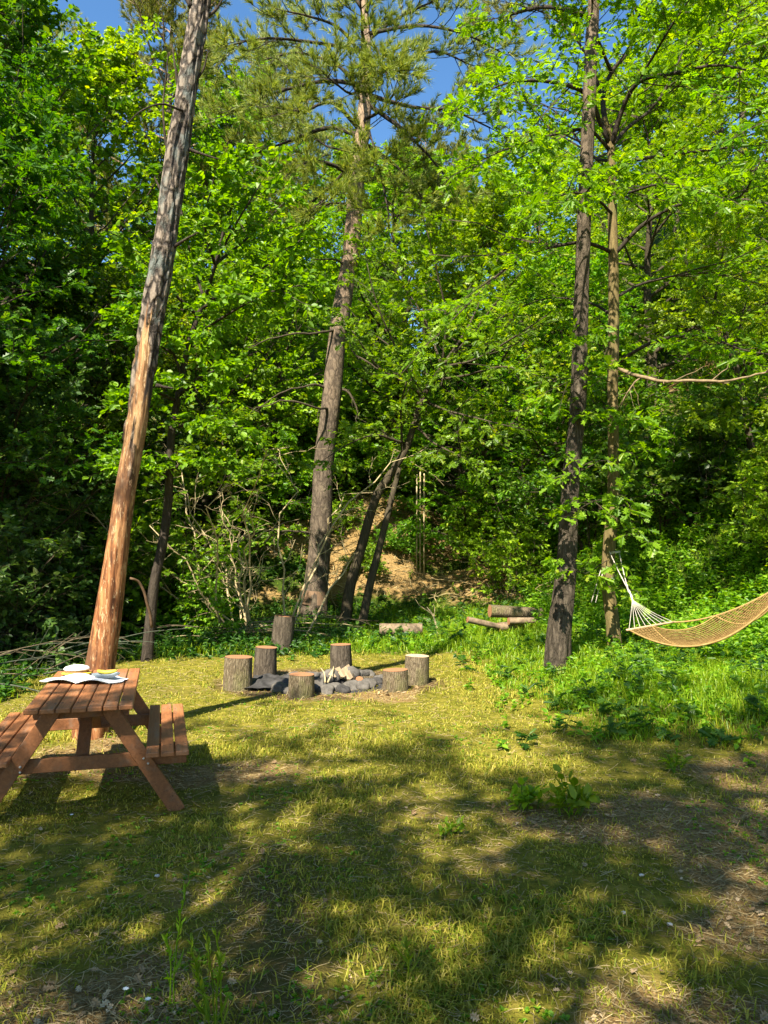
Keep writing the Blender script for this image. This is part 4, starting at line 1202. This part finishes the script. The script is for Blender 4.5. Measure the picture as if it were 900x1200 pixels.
pit = gnd(392, 803)
g = Geo()
nr_, na = 10, 56
rr_ = np.linspace(0, 1, nr_)
an = np.arange(na) * 2 * math.pi / na
ex = 1.02 * (1 + .25 * (fbm(np.stack([np.cos(an) * 1.5, np.sin(an) * 1.5, 0 * an], -1) + 2, 3) - .5))
XX = pit[0] - .15 + rr_[:, None] * (ex * np.cos(an))[None] * 1.15
YY = pit[1] + .1 + rr_[:, None] * (ex * np.sin(an))[None] * .8
ZZ = hgt(XX, YY) + .012 + .05 * (1 - rr_[:, None]) * n2(XX, YY, 4., 3.) - .02 * sst(.85, 1, rr_)[:, None]
i = np.arange(nr_ - 1)[:, None] * na
j = np.arange(na)[None]
g.add(np.stack([XX, YY, ZZ], -1).reshape(-1, 3), np.stack([i + j, i + na + j, i + na + (j + 1) % na, i + (j + 1) % na], -1).reshape(-1, 4))
ab = g.build('ash_bed', M['ash'])
ab['kind'] = 'structure'

rg = np.random.default_rng(81)
STN = [(318, 807, .1), (328, 811, .12), (338, 813, .09), (345, 797, .11), (356, 799, .1), (372, 811, .13), (382, 813, .11), (392, 811, .13), (401, 812, .1), (412, 809, .12), (424, 809, .11), (433, 806, .12), (441, 803, .1), (448, 800, .11), (366, 797, .12), (378, 795, .1), (420, 795, .12), (432, 795, .1), (388, 804, .13), (410, 801, .12)]
lab_s = ['dark grey stone in the sooty ring beside the fire pit ash', ]
for k, (px, py, r_) in enumerate(STN):
    p = gnd(px, py)
    g = Geo()
    r_ *= .85
    blob(g, p + UP * (r_ * .4 + (.1 if k > 17 else 0)), r_, 30 + k * 2.3, 3, .55, (1.15, .85, .78))
    o = g.build('fire_stone', M['stone'] if k % 4 else M['char'], None, p)
    tag(o, 'sooty grey stone lying in the ash of the fire pit', 'stone', 'stones in the fire pit')
# black plastic sheet, crumpled
p = gnd(335, 806)
g = Geo()
uu, vv = np.meshgrid(np.linspace(-1, 1, 46), np.linspace(-1, 1, 34))
wx, wy = p[0] + uu * .5 + .08 * (n2(uu, vv, 1.5, 1.) - .5), p[1] + .1 + vv * .42 + .15 * (n2(uu, vv, 1.5, 5.) - .5)
rdg = np.abs(n2(uu, vv, 2.6, 7.) - .5) * 2
wz = hgt(wx, wy) + .03 + .13 * (1 - rdg) ** 2 * n2(uu, vv, 1.2, 6.) * sst(1.05, .6, np.maximum(np.abs(uu), np.abs(vv))) + .06 * n2(uu, vv, 5., 2.)
i = np.arange(33)[:, None] * 46 + np.arange(45)[None]
g.add(np.stack([wx, wy, wz], -1).reshape(-1, 3), np.stack([i, i + 1, i + 47, i + 46], -1).reshape(-1, 4))
tag(g.build('plastic_sheet', M['tarp'], None, p), 'crumpled black plastic sheet on the ash between the stumps', 'plastic sheet')
# broken charred slabs standing in the heap
for k, (px, py, tx_, w_, h_) in enumerate(((350, 812, -.35, .13, .17), (364, 811, .25, .12, .22), (374, 812, -.2, .14, .17))):
    p = gnd(px, py)
    g = Geo()
    up_ = norm(np.array([tx_, .35, 1.]))
    ax_ = norm(np.array([1., rg.normal(0, .4), -tx_]))
    ax_ = norm(ax_ - up_ * (ax_ @ up_))
    nn_ = np.cross(ax_, up_)
    jag = rg.uniform(.6, 1.1, 5)
    out_ = [(-.5, -.15), (-.25, -.18), (.1, -.15), (.5, -.15)] + [(.5 - .25 * q, jag[q]) for q in range(5)]
    A_ = np.array([p + ax_ * x * w_ + up_ * z * h_ for x, z in out_])
    m9 = len(out_)
    th_ = .022
    g.add(np.concatenate([A_ - nn_ * th_, A_ + nn_ * th_]), [[q, (q + 1) % m9, m9 + (q + 1) % m9, m9 + q] for q in range(m9)])
    g.f.append((np.array([list(range(m9))[::-1], [m9 + q for q in range(m9)]]) + g.n - 2 * m9, 0))
    o = g.build('charred_board', M['char'] if k % 2 else M['stone'], None, p, smooth=False)
    tag(o, 'jagged charred board standing in the front of the fire pit heap', 'board', 'charred boards in the fire pit heap')
# firewood
FW = [((375, 802), (398, 792), .055, .32, 'char', 'charred log leaning over the stones in the fire pit'), ((384, 806), (404, 799), .06, .2, 'char', 'blackened log low in the fire pit heap'),
      ((388, 790), (397, 786), .055, .27, 'pale', 'pale split log on top of the fire pit heap'), ((398, 790), (408, 783), .055, .3, 'pale', 'second pale split piece, lying on the heap nearest its crest'), ((405, 793), (414, 786), .05, .27, 'pale', 'bright split piece at the stump side of the heap'),
      ((421, 800), (437, 799), .085, .16, 'log', 'round cut log with pale end lying at the edge of the fire pit'), ((412, 793), (430, 789), .06, .22, 'grey', 'grey weathered log across the heap'), ((438, 803), (452, 799), .07, .13, 'grey', 'grey log end half hidden behind the short pale stump')]
for k, (a, b_, r_, dz, kd, lab) in enumerate(FW):
    pa, pb = gnd(pit[0] * 0 + a[0], a[1] + 6), gnd(b_[0], b_[1] + 8)
    yb_ = pit[1] - .25 + .05 * k
    pa, pb = at(a[0], a[1], yb_), at(b_[0], b_[1], yb_ + .25)
    mats = {'char': (M['char'], M['char']), 'pale': (M['bark_stump'], M['cut_wood_pale']), 'log': (M['bark_stump'], M['cut_wood']), 'grey': (M['stone'], M['bark_grey'])}[kd]
    if kd == 'pale':
        t = thing('firewood', lab, 'firewood', pa, 0, 'firewood in the fire pit')
        dd = norm(pb - pa)
        ss = norm(np.cross(dd, UP))
        uu_ = np.cross(ss, dd)
        for nm_, offs, mt in (('split_face', [(-.06, -.03), (.065, -.035), (.012, .06)], M['cut_wood_pale']), ('bark', [(-.063, -.036), (.068, -.041), (.0, -.062)], M['bark_stump'])):
            g = Geo()
            A = np.array([pa + ss * x + uu_ * y for x, y in offs])
            g.add(np.concatenate([A, A + (pb - pa)]), [[0, 1, 4, 3], [1, 2, 5, 4], [2, 0, 3, 5]])
            g.f.append((np.array([[0, 2, 1], [3, 4, 5]]) + g.n - 6, 0))
            g.build(nm_, mt, t, pa, smooth=False)
    else:
        log_thing('firewood', lab, 'firewood', pa, pb, r_, r_ * .92, 60 + k, mats[0], mats[1], 'firewood in the fire pit')
for k, (a, b_) in enumerate((((381, 800), (376, 783)), ((384, 800), (391, 781)))):
    g = Geo()
    pa, pb = at(a[0], a[1], pit[1] - .3), at(b_[0], b_[1], pit[1] - .1)
    tubes(g, spline([pa, (pa + pb) / 2 + [.02, 0, .02], pb], 9)[None], np.linspace(.014, .006, 9)[None], 6, cap=True)
    tag(g.build('kindling', M['deadwood'], None, pa), 'thin grey stick poking up from the fire pit heap', 'stick', 'kindling sticks in the fire pit')

# birch log and the log pile at the foot of the bank
pa, pb = gnd(445, 753) + UP * .24, gnd(495, 752) + UP * .24
log_thing('birch_log', 'mottled birch log lying in the weeds behind the fire pit', 'log', pa, pb, .125, .11, 90, M['birch'], M['cut_wood'])
lg = [((574, 716), (634, 719), .12, 'thick cut log on top of the pile at the foot of the bank'), ((584, 735), (622, 738), .09, 'log underneath the thick one in the bank pile'), ((596, 728), (642, 727), .07, 'thinner branch log jutting from the bank pile'), ((548, 726), (592, 736), .06, 'thin pale log lying at the near end of the bank pile')]
for k, (a, b_, r_, lab) in enumerate(lg):
    pa, pb = at(a[0], a[1], 14.9 - .1 * k), at(b_[0], b_[1], 15.1 - .1 * k)
    pa[2] = max(pa[2], hgt(pa[0], pa[1]) + r_ * .9)
    pb[2] = max(pb[2], hgt(pb[0], pb[1]) + r_ * .9)
    log_thing('cut_log', lab, 'log', pa, pb, r_, r_ * .9, 95 + k, M['birch'] if k else M['bark_stump'], M['cut_wood'], 'logs at the foot of the bank')
def stick(name, label, cat, pts, r0, r1, mat, group=None, twigs=0, rg=rng):
    P = spline(np.array(pts), 14)
    P = P + (fbm(P * 2.6 + 3., 2)[:, None] - .5) * .05
    g = Geo()
    tubes(g, P[None], np.linspace(r0, r1, 14)[None], 6, cap=True)
    if twigs:
        p2, t2, s2, i2 = sample(P[None], twigs, .3, .95, rg)
        S = paths(p2, side_dirs(t2, .7, 1.4, rg), rg.uniform(.2, .6, len(p2)), 5, -.05, .06, rg)
        tubes(g, S, np.full((len(S), 5), r1) * np.linspace(1, .4, 5), 4)
    return tag(g.build(name, mat, None, P[0]), label, cat, group)
stick('snag', 'pale forked snag standing upright in the grass before the log pile', 'snag', [gnd(514, 752), at(513, 738, 15.3), at(508, 722, 15.4), at(500, 712, 15.5)], .035, .012, M['deadwood'], None, 4)
stick('bent_branch', 'bent brown branch propped upright behind the leaning trunk', 'branch', [at(178, 735, 12.0), at(172, 705, 11.9), at(163, 683, 11.8), at(152, 678, 11.7)], .024, .02, simple_mat('brown_branch', (.06, .035, .02), (.15, .09, .05), 12))

# brush pile: cut branches lying by the forest edge
rg = np.random.default_rng(91)
for k in range(46):
    if k < 28:                                         # tangle left of the trunk
        x, y = rg.uniform(-7.6, -4.6), rg.uniform(9.4, 13.)
        az = rg.normal(.2, .75)
        ln_ = rg.uniform(1.1, 2.6)
        z0, z1 = rg.uniform(.02, .35), rg.uniform(.03, .6)
        mt = M['stick_green'] if k % 2 else M['stick']
        lab, grp = 'thin cut branch in the shaded brush heap beyond the table', 'cut branches in the shaded brush heap'
    else:                                              # long row behind the slender tree
        x, y = rg.uniform(-5.2, -2.6), rg.uniform(14.2, 15.4)
        az = rg.normal(0, .1)
        ln_ = rg.uniform(1.2, 2.8)
        z0 = rg.uniform(.04, .4)
        z1 = z0 + rg.normal(0, .07)
        mt = M['stick'] if k % 3 else M['deadwood']
        lab, grp = 'sunlit cut branch in the long low row behind the slender tree', 'cut branches in the long low row'
    d = np.array([math.cos(az), math.sin(az), 0])
    a = on(x, y, z0)
    b_ = on(x + d[0] * ln_, y + d[1] * ln_, max(z1, .03))
    m_ = (a + b_) / 2 + [rg.normal(0, .08), rg.normal(0, .08), rg.uniform(.02, .14)]
    stick('cut_branch', lab, 'branch', [a, m_, b_], rg.uniform(.007, .017), .004, mt, grp, 3 if k < 28 else 1, rg)
for px, y0, y1 in ((488, 556, 584), (492, 553, 586), (496.5, 555, 583)):
    a, b_ = at(px, y1, 19.5), at(px + .5, y0, 19.5)
    gz = float(hgt(a[0], a[1]))
    g = Geo()
    tubes(g, np.array([[[a[0], a[1], gz - .1], b_]]), np.array([[.02, .017]]), 8, cap=True)
    tag(g.build('stake', M['deadwood'], None, [a[0], a[1], gz]), 'thin pale upright stake among the shrubs above the tan bank', 'stake', 'pale stakes above the bank')

# ------------------------------------------------------------------ hammock
A = at(737, 738, 9.55)
B = at(789, 729, 10.0)
cen = (A + B) / 2
barv = norm(B - A)
E0 = at(955, 652, 9.2)
E = np.array([E0[0], E0[1], E0[2]])
hm = thing('hammock', 'tan woven rope hammock slung from the slim oak over the weeds', 'hammock', [cen[0], cen[1], float(hgt(cen[0], cen[1]))])
hb = np.array(hm.location)
half = np.linalg.norm(B - A) / 2
barv2 = norm(np.array([.62, .75, .06]))
def net(u, v):
    """u along 0..1, v across -1..1"""
    u, v = np.asarray(u, float), np.asarray(v, float)
    bv = norm(barv * (1 - u)[..., None] + barv2 * u[..., None])
    sag = 4 * u * (1 - u)
    w = half * (1 - .22 * sag)
    p = cen + (E - cen) * u[..., None] + bv * (v * w)[..., None]
    return p + UP * (-.37 * sag + .17 * v * sag - .12 * sag * (1 - v ** 2))[..., None]
g = Geo()
nd, nu = 16, 70
u = np.linspace(0, 1, nu)
lines = []
for k in range(nd):
    ph = 2 * k / nd
    for sgn in (1, -1):
        w = ph + sgn * u * 3.2
        v = np.abs(((w + 1) % 4) - 2) - 1              # triangle wave: strands turn back at the edges
        lines.append(net(u, np.clip(v, -1, 1)))
tubes(g, np.stack(lines), np.full((len(lines), nu), .008), 4)
for sgn in (-1, 1):
    tubes(g, net(u, np.full(nu, sgn * 1.))[None], np.full((1, nu), .011), 6)
g.build('net', M['net'], hm, hb)
for c_, bv, nmz in ((cen, barv, 0), (E, barv2, 1)):
    g = Geo()
    tubes(g, (c_ + bv * np.linspace(-half * 1.1, half * 1.1, 8)[:, None])[None], np.full((1, 8), .014), 10, cap=True)
    g.build('spreader_bar', M['bar'], hm, hb)
ring = at(741, 703, 10.1)
knot = at(735.5, 690, 10.3)
for v in np.linspace(-1, 1, 9):
    g = Geo()
    e_ = cen + barv * half * v
    m_ = (e_ + ring) / 2 - UP * .02
    tubes(g, spline([e_, m_, ring], 8)[None], np.full((1, 8), .0034), 5)
    g.build('clew_cord', M['cord'], hm, hb)
g = Geo()
tubes(g, spline([ring + [.02, 0, -.05], ring, (ring + knot) / 2 + [.01, 0, 0], knot, knot + [-.01, 0, .05]], 12)[None], np.full((1, 12), .013) * (1 + .3 * np.sin(np.arange(12) * 1.9)), 8, cap=True)
g.build('rope_knot', M['cord'], hm, hb)
for tp in ((714, 646, 11.27), (726, 649, 11.3)):
    g = Geo()
    tubes(g, spline([knot, (knot + at(*tp)) / 2 - UP * .015, at(*tp)], 10)[None], np.full((1, 10), .007), 6, cap=True)
    g.build('rope', M['cord'], hm, hb)
tr = at(718, 648, YO)
g = Geo()
an = np.linspace(0, 2 * math.pi, 25)
for q in range(2):
    tubes(g, (tr + np.stack([np.cos(an) * .104, np.sin(an) * .104, .016 * q + .01 * np.cos(an)], -1))[None], np.full((1, 25), .007), 6)
g.build('rope_loop', M['cord'], hm, hb)
far = E + norm(E - cen) * .55 + UP * .18
tx = np.array([far[0] + 1.0, far[1] - .1, 0])
tx[2] = float(hgt(tx[0], tx[1]))
for v in np.linspace(-1, 1, 9):
    g = Geo()
    tubes(g, np.stack([E + barv2 * half * v, far])[None], np.full((1, 2), .006), 5)
    g.build('clew_cord', M['cord'], hm, hb)
g = Geo()
tubes(g, np.stack([far, tx + UP * (far[2] - tx[2] + .3)])[None], np.full((1, 2), .012), 6)
g.build('rope', M['cord'], hm, hb)
place('leafy_tree', T_THIN, 'leafy tree just outside the view that carries the far end of the hammock', 'tree', tx[0] + .1, tx[1], .8, 1., 'trees around the viewer', M['leaf_mid'])
# two thin lines hanging beside the trunks
for a, b_ in (((707, 668), (698, 706)), ((704, 668), (693, 706))):
    pa, pb = at(a[0], a[1], 11.35), at(b_[0], b_[1], 11.1)
    g = Geo()
    tubes(g, np.stack([pa, pb])[None], np.full((1, 2), .006), 5, cap=True)
    tag(g.build('loose_cord', M['cord'], None, pb), 'loose thin cord hanging slack beside the slim hammock oak', 'cord', 'loose cords by the hammock oak')

# ------------------------------------------------------------------ small plants, stones
def broadweed(label, p, n, h, rg, group=None):
    t = thing('leafy_weed', label, 'plant', p, rg.uniform(0, 6), group)
    az = rg.uniform(0, 6.28, n)
    el = rg.uniform(.7, 1.5, n)
    d = np.stack([np.cos(az) * np.cos(el), np.sin(az) * np.cos(el), np.sin(el)], -1)
    L = paths(rg.normal(0, .03, (n, 3)) * [1, 1, 0], d, h * rg.uniform(.6, 1.1, n), 6, -.1, .04, rg)
    g = Geo()
    tubes(g, L, np.full((n, 6), .004), 4)
    g.build('stem', M['weed'], t)
    q, tg, s, ti = sample(L, 7, .25, 1.05, rg)
    d = norm(side_dirs(tg, 1., 1.2, rg) + UP * .15)
    g = Geo()
    add_leaves(g, 'simple', q, d, norm(UP + rg.normal(0, .3, d.shape)), rg.uniform(.07, .13, len(q)) * h / .3)
    g.build('leaves', M['leaf_bright'], t)
rg = np.random.default_rng(101)
broadweed('big leaved green weed clump on the lawn below the hammock', gnd(668, 955), 13, .26, rg)
broadweed('lower flat weed beside the big leaved clump', gnd(618, 950), 10, .22, rg)
broadweed('dark small weed between the shade streaks in mid lawn', gnd(522, 978), 5, .12, rg)
broadweed('small weed at the very edge of the near lawn below the hammock', gnd(790, 905), 6, .18, rg)
def seedgrass(label, p, h, rg, n=3):
    t = thing('seeding_grass', label, 'grass stalk', p)
    d = norm(np.stack([rg.normal(0, .14, n), rg.normal(0, .14, n), np.ones(n)], -1))
    L = paths(rg.normal(0, .02, (n, 3)) * [1, 1, 0], d, h * rg.uniform(.6, 1.05, n), 9, -.03, .02, rg)
    g = Geo()
    tubes(g, L, np.full((n, 9), .003), 4)
    g.build('stalk', M['leaf_bright'], t)
    q, tg, s, ti = sample(L, 16, .5, 1., rg)
    g = Geo()
    add_leaves(g, 'long', q, side_dirs(tg, .5, 1.5, rg), rg.normal(0, 1, q.shape), rg.uniform(.022, .042, len(q)))
    q, tg, s, ti = sample(L, 2, .05, .4, rg)
    add_leaves(g, 'thin', q, norm(side_dirs(tg, .7, 1.5, rg)), norm(rg.normal(0, 1, q.shape)), rg.uniform(.06, .12, len(q)))
    g.build('leaves', M['leaf_bright'], t)
seedgrass('tall thin seeding grass stalk at the lower left of the lawn', gnd(205, 1180), .44, rg, 2)
seedgrass('bushy seeding stalk at the bottom edge beside the tall thin one', gnd(258, 1222), .38, rg, 5)
seedgrass('short seeding stalk near the bottom edge in mid lawn', gnd(475, 1150), .2, rg, 2)
for px, py, lab in ((144, 1178, 'small white flower at the bottom edge by the tall grass stalk'), (170, 1190, 'second small white flower, the one nearer the bushy seeding stalk'), (82, 965, 'white blossom fallen on the grass in front of the picnic table')):
    p = gnd(px, py)
    t = thing('white_flower', lab, 'flower', p)
    g = Geo()
    tubes(g, np.array([[[0, 0, 0], [.01, .0, .05]]]), np.full((1, 2), .0018), 4)
    g.build('stem', M['weed'], t)
    g = Geo()
    az = np.arange(7) * .9
    add_leaves(g, 'round', np.tile([[.01, 0, .05]], (7, 1)), np.stack([np.cos(az), np.sin(az), np.full(7, .5)], -1), np.tile([[0, 0, 1.]], (7, 1)), np.full(7, .014))
    g.build('petals', M['flower'], t)
for k, (px, py, lab) in enumerate(((184, 1028, 'white pebble in the shaded grass before the table'), (731, 1072, 'white pebble in the brown litter below the leafy weeds'), (430, 921, 'white pebble on the mossy lawn in mid picture'), (785, 1085, 'white pebble nearest the lower right corner'), (752, 1028, 'pale pebble between the weeds and the lower right corner'))):
    p = gnd(px, py)
    g = Geo()
    blob(g, p + UP * .006, .012, k * 5., 2, .3, (1.2, 1, .6))
    tag(g.build('pebble', M['pebble'], None, p), lab, 'stone')

# ------------------------------------------------------------------ grass, weeds and litter
def scatter(n, y0, y1, mx=1.6, rg=rng, k=.62):
    y = y0 * np.exp(rg.random(n) * math.log(y1 / y0))
    x = (rg.random(n) * 2 - 1) * (y * k + mx)
    return x, y

def blades(g, x, y, h, w, lean, rg, mat=0):
    n = len(x)
    p = np.stack([x, y, hgt(x, y)], -1)
    az = rg.uniform(0, 6.283, n)
    d = np.stack([np.cos(az), np.sin(az), 0 * az], -1)
    s = np.stack([-np.sin(az), np.cos(az), 0 * az], -1)
    tw = rg.normal(0, .5, (n, 1))
    s = norm(s + d * tw)
    l = lean * rg.uniform(.3, 1.5, n)
    m = p + UP * (h * .62)[:, None] + d * (h * l * .35)[:, None]
    t_ = p + UP * (h * np.clip(1. - .3 * l, .12, 1))[:, None] + d * (h * l * 1.05)[:, None]
    hw = (w / 2)[:, None]
    V = np.stack([p - s * hw, p + s * hw, m - s * hw * .8, m + s * hw * .8, t_], 1)
    o = (np.arange(n) * 5)[:, None]
    g.add(V.reshape(-1, 3), o + np.array([[0, 1, 3, 2]]), mat)
    g.f.append((o + np.array([[2, 3, 4]]) + g.n - n * 5, mat))

rg = np.random.default_rng(111)
x, y = scatter(330000, 1.7, 17.5)
lu, stw, so, s = field_masks(x, y)
pk = (rg.random(len(x)) < (1 - .82 * so) * (1 - .75 * stw)) & (lu < .7) & (rg.random(len(x)) < .12 + .88 * sst(.36, .6, n2(x, y, 2.1, 7.7)))
x, y = x[pk], y[pk]
tall = sst(.45, .7, n2(x, y, 1.1, 3.3))
g = Geo()
blades(g, x, y, (.014 + .027 * tall) * rg.uniform(.5, 1.7, len(x)) * (1 + y * .03), .0045 * (1 + y * .12), 1.25, rg)
o = g.build('grass', M['blade'], smooth=False)
o['kind'] = 'stuff'
# fresh tall grass
x, y = scatter(340000, 5.5, 21, 2.0, rg)
lu, stw, so, s = field_masks(x, y)
pk = (lu > .25) & (rg.random(len(x)) < .95 * lu * (1 - .5 * stw)) & (rg.random(len(x)) < sst(-1.5, 1.5, x) * .75 + .3)
x, y = x[pk], y[pk]
g = Geo()
blades(g, x, y, (.3 + .7 * field_masks(x, y)[0]) * (1 - .6 * sst(-.2, .8, field_masks(x, y)[3])) * (.09 + .19 * n2(x, y, .9, 3.7)) * rg.uniform(.6, 1.5, len(x)), .0075 * (1 + y * .05), .75, rg)
o = g.build('tall_grass', M['blade_lush'], smooth=False)
o['kind'] = 'stuff'
# low weeds: nettles and brambles under the trees and on the mound
def weeds(name, n, y0, y1, hh, size, mat, rg, keep, nl=9, kind='simple'):
    x, y = scatter(n, y0, y1, 2.5, rg)
    pk = keep(x, y)
    x, y = x[pk], y[pk]
    m = len(x)
    h = hh * (.3 + 1.2 * n2(x, y, .8, 5.3)) * rg.uniform(.6, 1.3, m) * (.4 + .6 * np.maximum(field_masks(x, y)[0], sst(-1, 1, field_masks(x, y)[3])))
    p = np.stack([x, y, hgt(x, y)], -1)
    d = norm(np.stack([rg.normal(0, .25, m), rg.normal(0, .25, m), np.ones(m)], -1))
    L = paths(p, d, h, 4, -.05, .04, rg)
    g = Geo()
    tubes(g, L, np.full((m, 4), .0035), 3, 0)
    q, tg, s_, ti = sample(L, nl, .2, 1.05, rg)
    az = rg.uniform(0, 6.28, len(q))
    dd = np.stack([np.cos(az), np.sin(az), rg.normal(.1, .35, len(q))], -1)
    add_leaves(g, kind, q, dd, norm(UP + rg.normal(0, .4, dd.shape)), size * (1.25 - .5 * s_) * rg.uniform(.7, 1.3, len(q)))
    o = g.build(name, mat, smooth=False)
    o['kind'] = 'stuff'
def kp(x, y):
    lu, stw, so, s = field_masks(x, y)
    return (rg.random(len(x)) < lu * (1 - .5 * stw)) & (s < 9) & (x > -2.2 + 2.2 * rg.random(len(x)))
weeds('weed_cover', 9500, 6.4, 26, .3, .075, M['weed'], rg, kp, 10)
def kp5(x, y):
    s = field_masks(x, y)[3]
    return (x > 2.9) & (s > -1.2) & (s < 4.5)
weeds('slope_weeds', 16000, 8, 19, .42, .1, M['weed'], rg, kp5, 11)
weeds('broad_weed_cover', 1500, 6.4, 22, .4, .14, M['weed_cool'], rg, kp, 8, 'oak')
def kp2(x, y):
    lu, stw, so, s = field_masks(x, y)
    return (rg.random(len(x)) < lu * (1 - .8 * stw)) & (s < 9) & (x < 1.2) & (rg.random(len(x)) < 1.15 - sst(-2.5, 1., x))
weeds('nettle_cover', 13000, 9, 26, .3, .1, M['weed_cool'], rg, kp2, 10)
def kp3(x, y):
    lu, stw, so, s = field_masks(x, y)
    return (s > 1.5) & (rg.random(len(x)) < .75 - .4 * stw) & ((x < 3.2) | (s > 4))
weeds('bank_undergrowth', 11000, 12, 42, .55, .13, M['leaf_shrub'], rg, kp3, 11, 'round')
def kp4(x, y):
    lu, stw, so, s = field_masks(x, y)
    return (lu < .5) & (rg.random(len(x)) < sst(.5, .68, n2(x, y, 1.3, 14.)) * (1 - .7 * so))
weeds('lawn_clover', 16000, 1.9, 13, .028, .02, M['weed'], rg, kp4, 6, 'round')
# straw, twigs and needles lying on the ground
x, y = scatter(140000, 1.7, 24, 1.6, rg)
lu, stw, so, s = field_masks(x, y)
pk = rg.random(len(x)) < np.clip(.22 + .4 * so + .8 * stw, 0, 1) * (1 - .6 * lu)
x, y = x[pk], y[pk]
n = len(x)
az = rg.uniform(0, 6.28, n)
el = rg.normal(.05, .16, n)
ln_ = rg.uniform(.02, .075, n) * (1 + y * .05) * (1 + 1.2 * sst(14, 18, y))
d = np.stack([np.cos(az) * np.cos(el), np.sin(az) * np.cos(el), np.sin(el)], -1)
L = paths(np.stack([x, y, hgt(x, y) + .008], -1), d, ln_, 3, -.05, .1, rg)
g = Geo()
tubes(g, L, np.repeat((.0009 * (1 + y * .15))[:, None], 3, 1), 3)
o = g.build('straw_litter', M['straw'], smooth=False)
o['kind'] = 'stuff'
# dead stems and roots on the bank
x, y = scatter(20000, 14, 30, 1.6, rg)
lu, stw, so, s = field_masks(x, y)
pk = (rg.random(len(x)) < .9 * stw) & (s > .2)
x, y = x[pk], y[pk]
n = len(x)
az = rg.uniform(0, 6.28, n)
el = rg.normal(.15, .35, n)
d = np.stack([np.cos(az) * np.cos(el), np.sin(az) * np.cos(el), np.sin(el)], -1)
L = paths(np.stack([x, y, hgt(x, y) + .02], -1), d, rg.uniform(.2, .8, n), 5, -.25, .1, rg)
g = Geo()
tubes(g, L, np.repeat(rg.uniform(.005, .014, n)[:, None], 5, 1) * np.linspace(1, .5, 5), 3)
o = g.build('bank_litter', M['straw'], smooth=False)
o['kind'] = 'stuff'
# fallen leaves
x, y = scatter(26000, 1.7, 26, 1.6, rg)
lu, stw, so, s = field_masks(x, y)
pk = rg.random(len(x)) < np.clip(.006 + .45 * stw + .02 * so, 0, 1) * (1 - .6 * lu)
x, y = x[pk], y[pk]
n = len(x)
az = rg.uniform(0, 6.28, n)
d = np.stack([np.cos(az), np.sin(az), rg.normal(0.1, .3, n)], -1)
g = Geo()
add_leaves(g, 'oak', np.stack([x, y, hgt(x, y) + .012], -1), d, norm(UP + rg.normal(0, .45, d.shape)), rg.uniform(.022, .055, n) * (1 + sst(5, 16, y) * 1.2))
o = g.build('fallen_leaves', M['dry_leaf'], smooth=False)
o['kind'] = 'stuff'

# ------------------------------------------------------------------ light and camera
SUN = norm(np.array([-.36, -.80, 1.0]))
w = bpy.data.worlds.new('World')
sc.world = w
w.use_nodes = True
nt = w.node_tree
nt.nodes.clear()
sky = nt.nodes.new('ShaderNodeTexSky')
sky.sky_type = 'NISHITA'
sky.sun_disc = False
sky.sun_elevation = math.asin(SUN[2])
sky.sun_rotation = math.atan2(SUN[0], SUN[1])
sky.air_density = 1.1
sky.dust_density = .5
sky.ozone_density = 2.2
bg = nt.nodes.new('ShaderNodeBackground')
bg.inputs[1].default_value = .072
ow = nt.nodes.new('ShaderNodeOutputWorld')
hs = nt.nodes.new('ShaderNodeHueSaturation')
hs.inputs['Saturation'].default_value = 1.22
nt.links.new(sky.outputs[0], hs.inputs['Color'])
nt.links.new(hs.outputs[0], bg.inputs[0])
nt.links.new(bg.outputs[0], ow.inputs[0])
ld = bpy.data.lights.new('sun', 'SUN')
ld.energy = 5.
ld.angle = R(.55)
ld.color = (1., .91, .76)
lo = bpy.data.objects.new('sun', ld)
C.objects.link(lo)
from mathutils import Vector
lo.rotation_euler = Vector(SUN).to_track_quat('Z', 'Y').to_euler()
lo.location = (-6, -12, 18)

cam = bpy.data.cameras.new('camera')
co = bpy.data.objects.new('camera', cam)
C.objects.link(co)
co.location = (0, 0, CAMZ)
co.rotation_euler = (R(90) + PITCH, 0, 0)
cam.sensor_fit = 'VERTICAL'
cam.angle = 2 * math.atan(600 / F)
cam.clip_start = .05
cam.clip_end = 3000
sc.camera = co
sc.view_settings.view_transform = 'Standard'
sc.view_settings.look = 'None'
sc.view_settings.exposure = 1.78
sc.view_settings.gamma = 1
sc.view_settings.use_curve_mapping = False
cy = sc.cycles
cy.max_bounces = 5
cy.diffuse_bounces = 2
cy.glossy_bounces = 2
cy.transmission_bounces = 4
cy.transparent_max_bounces = 8
cy.caustics_reflective = False
cy.caustics_refractive = False
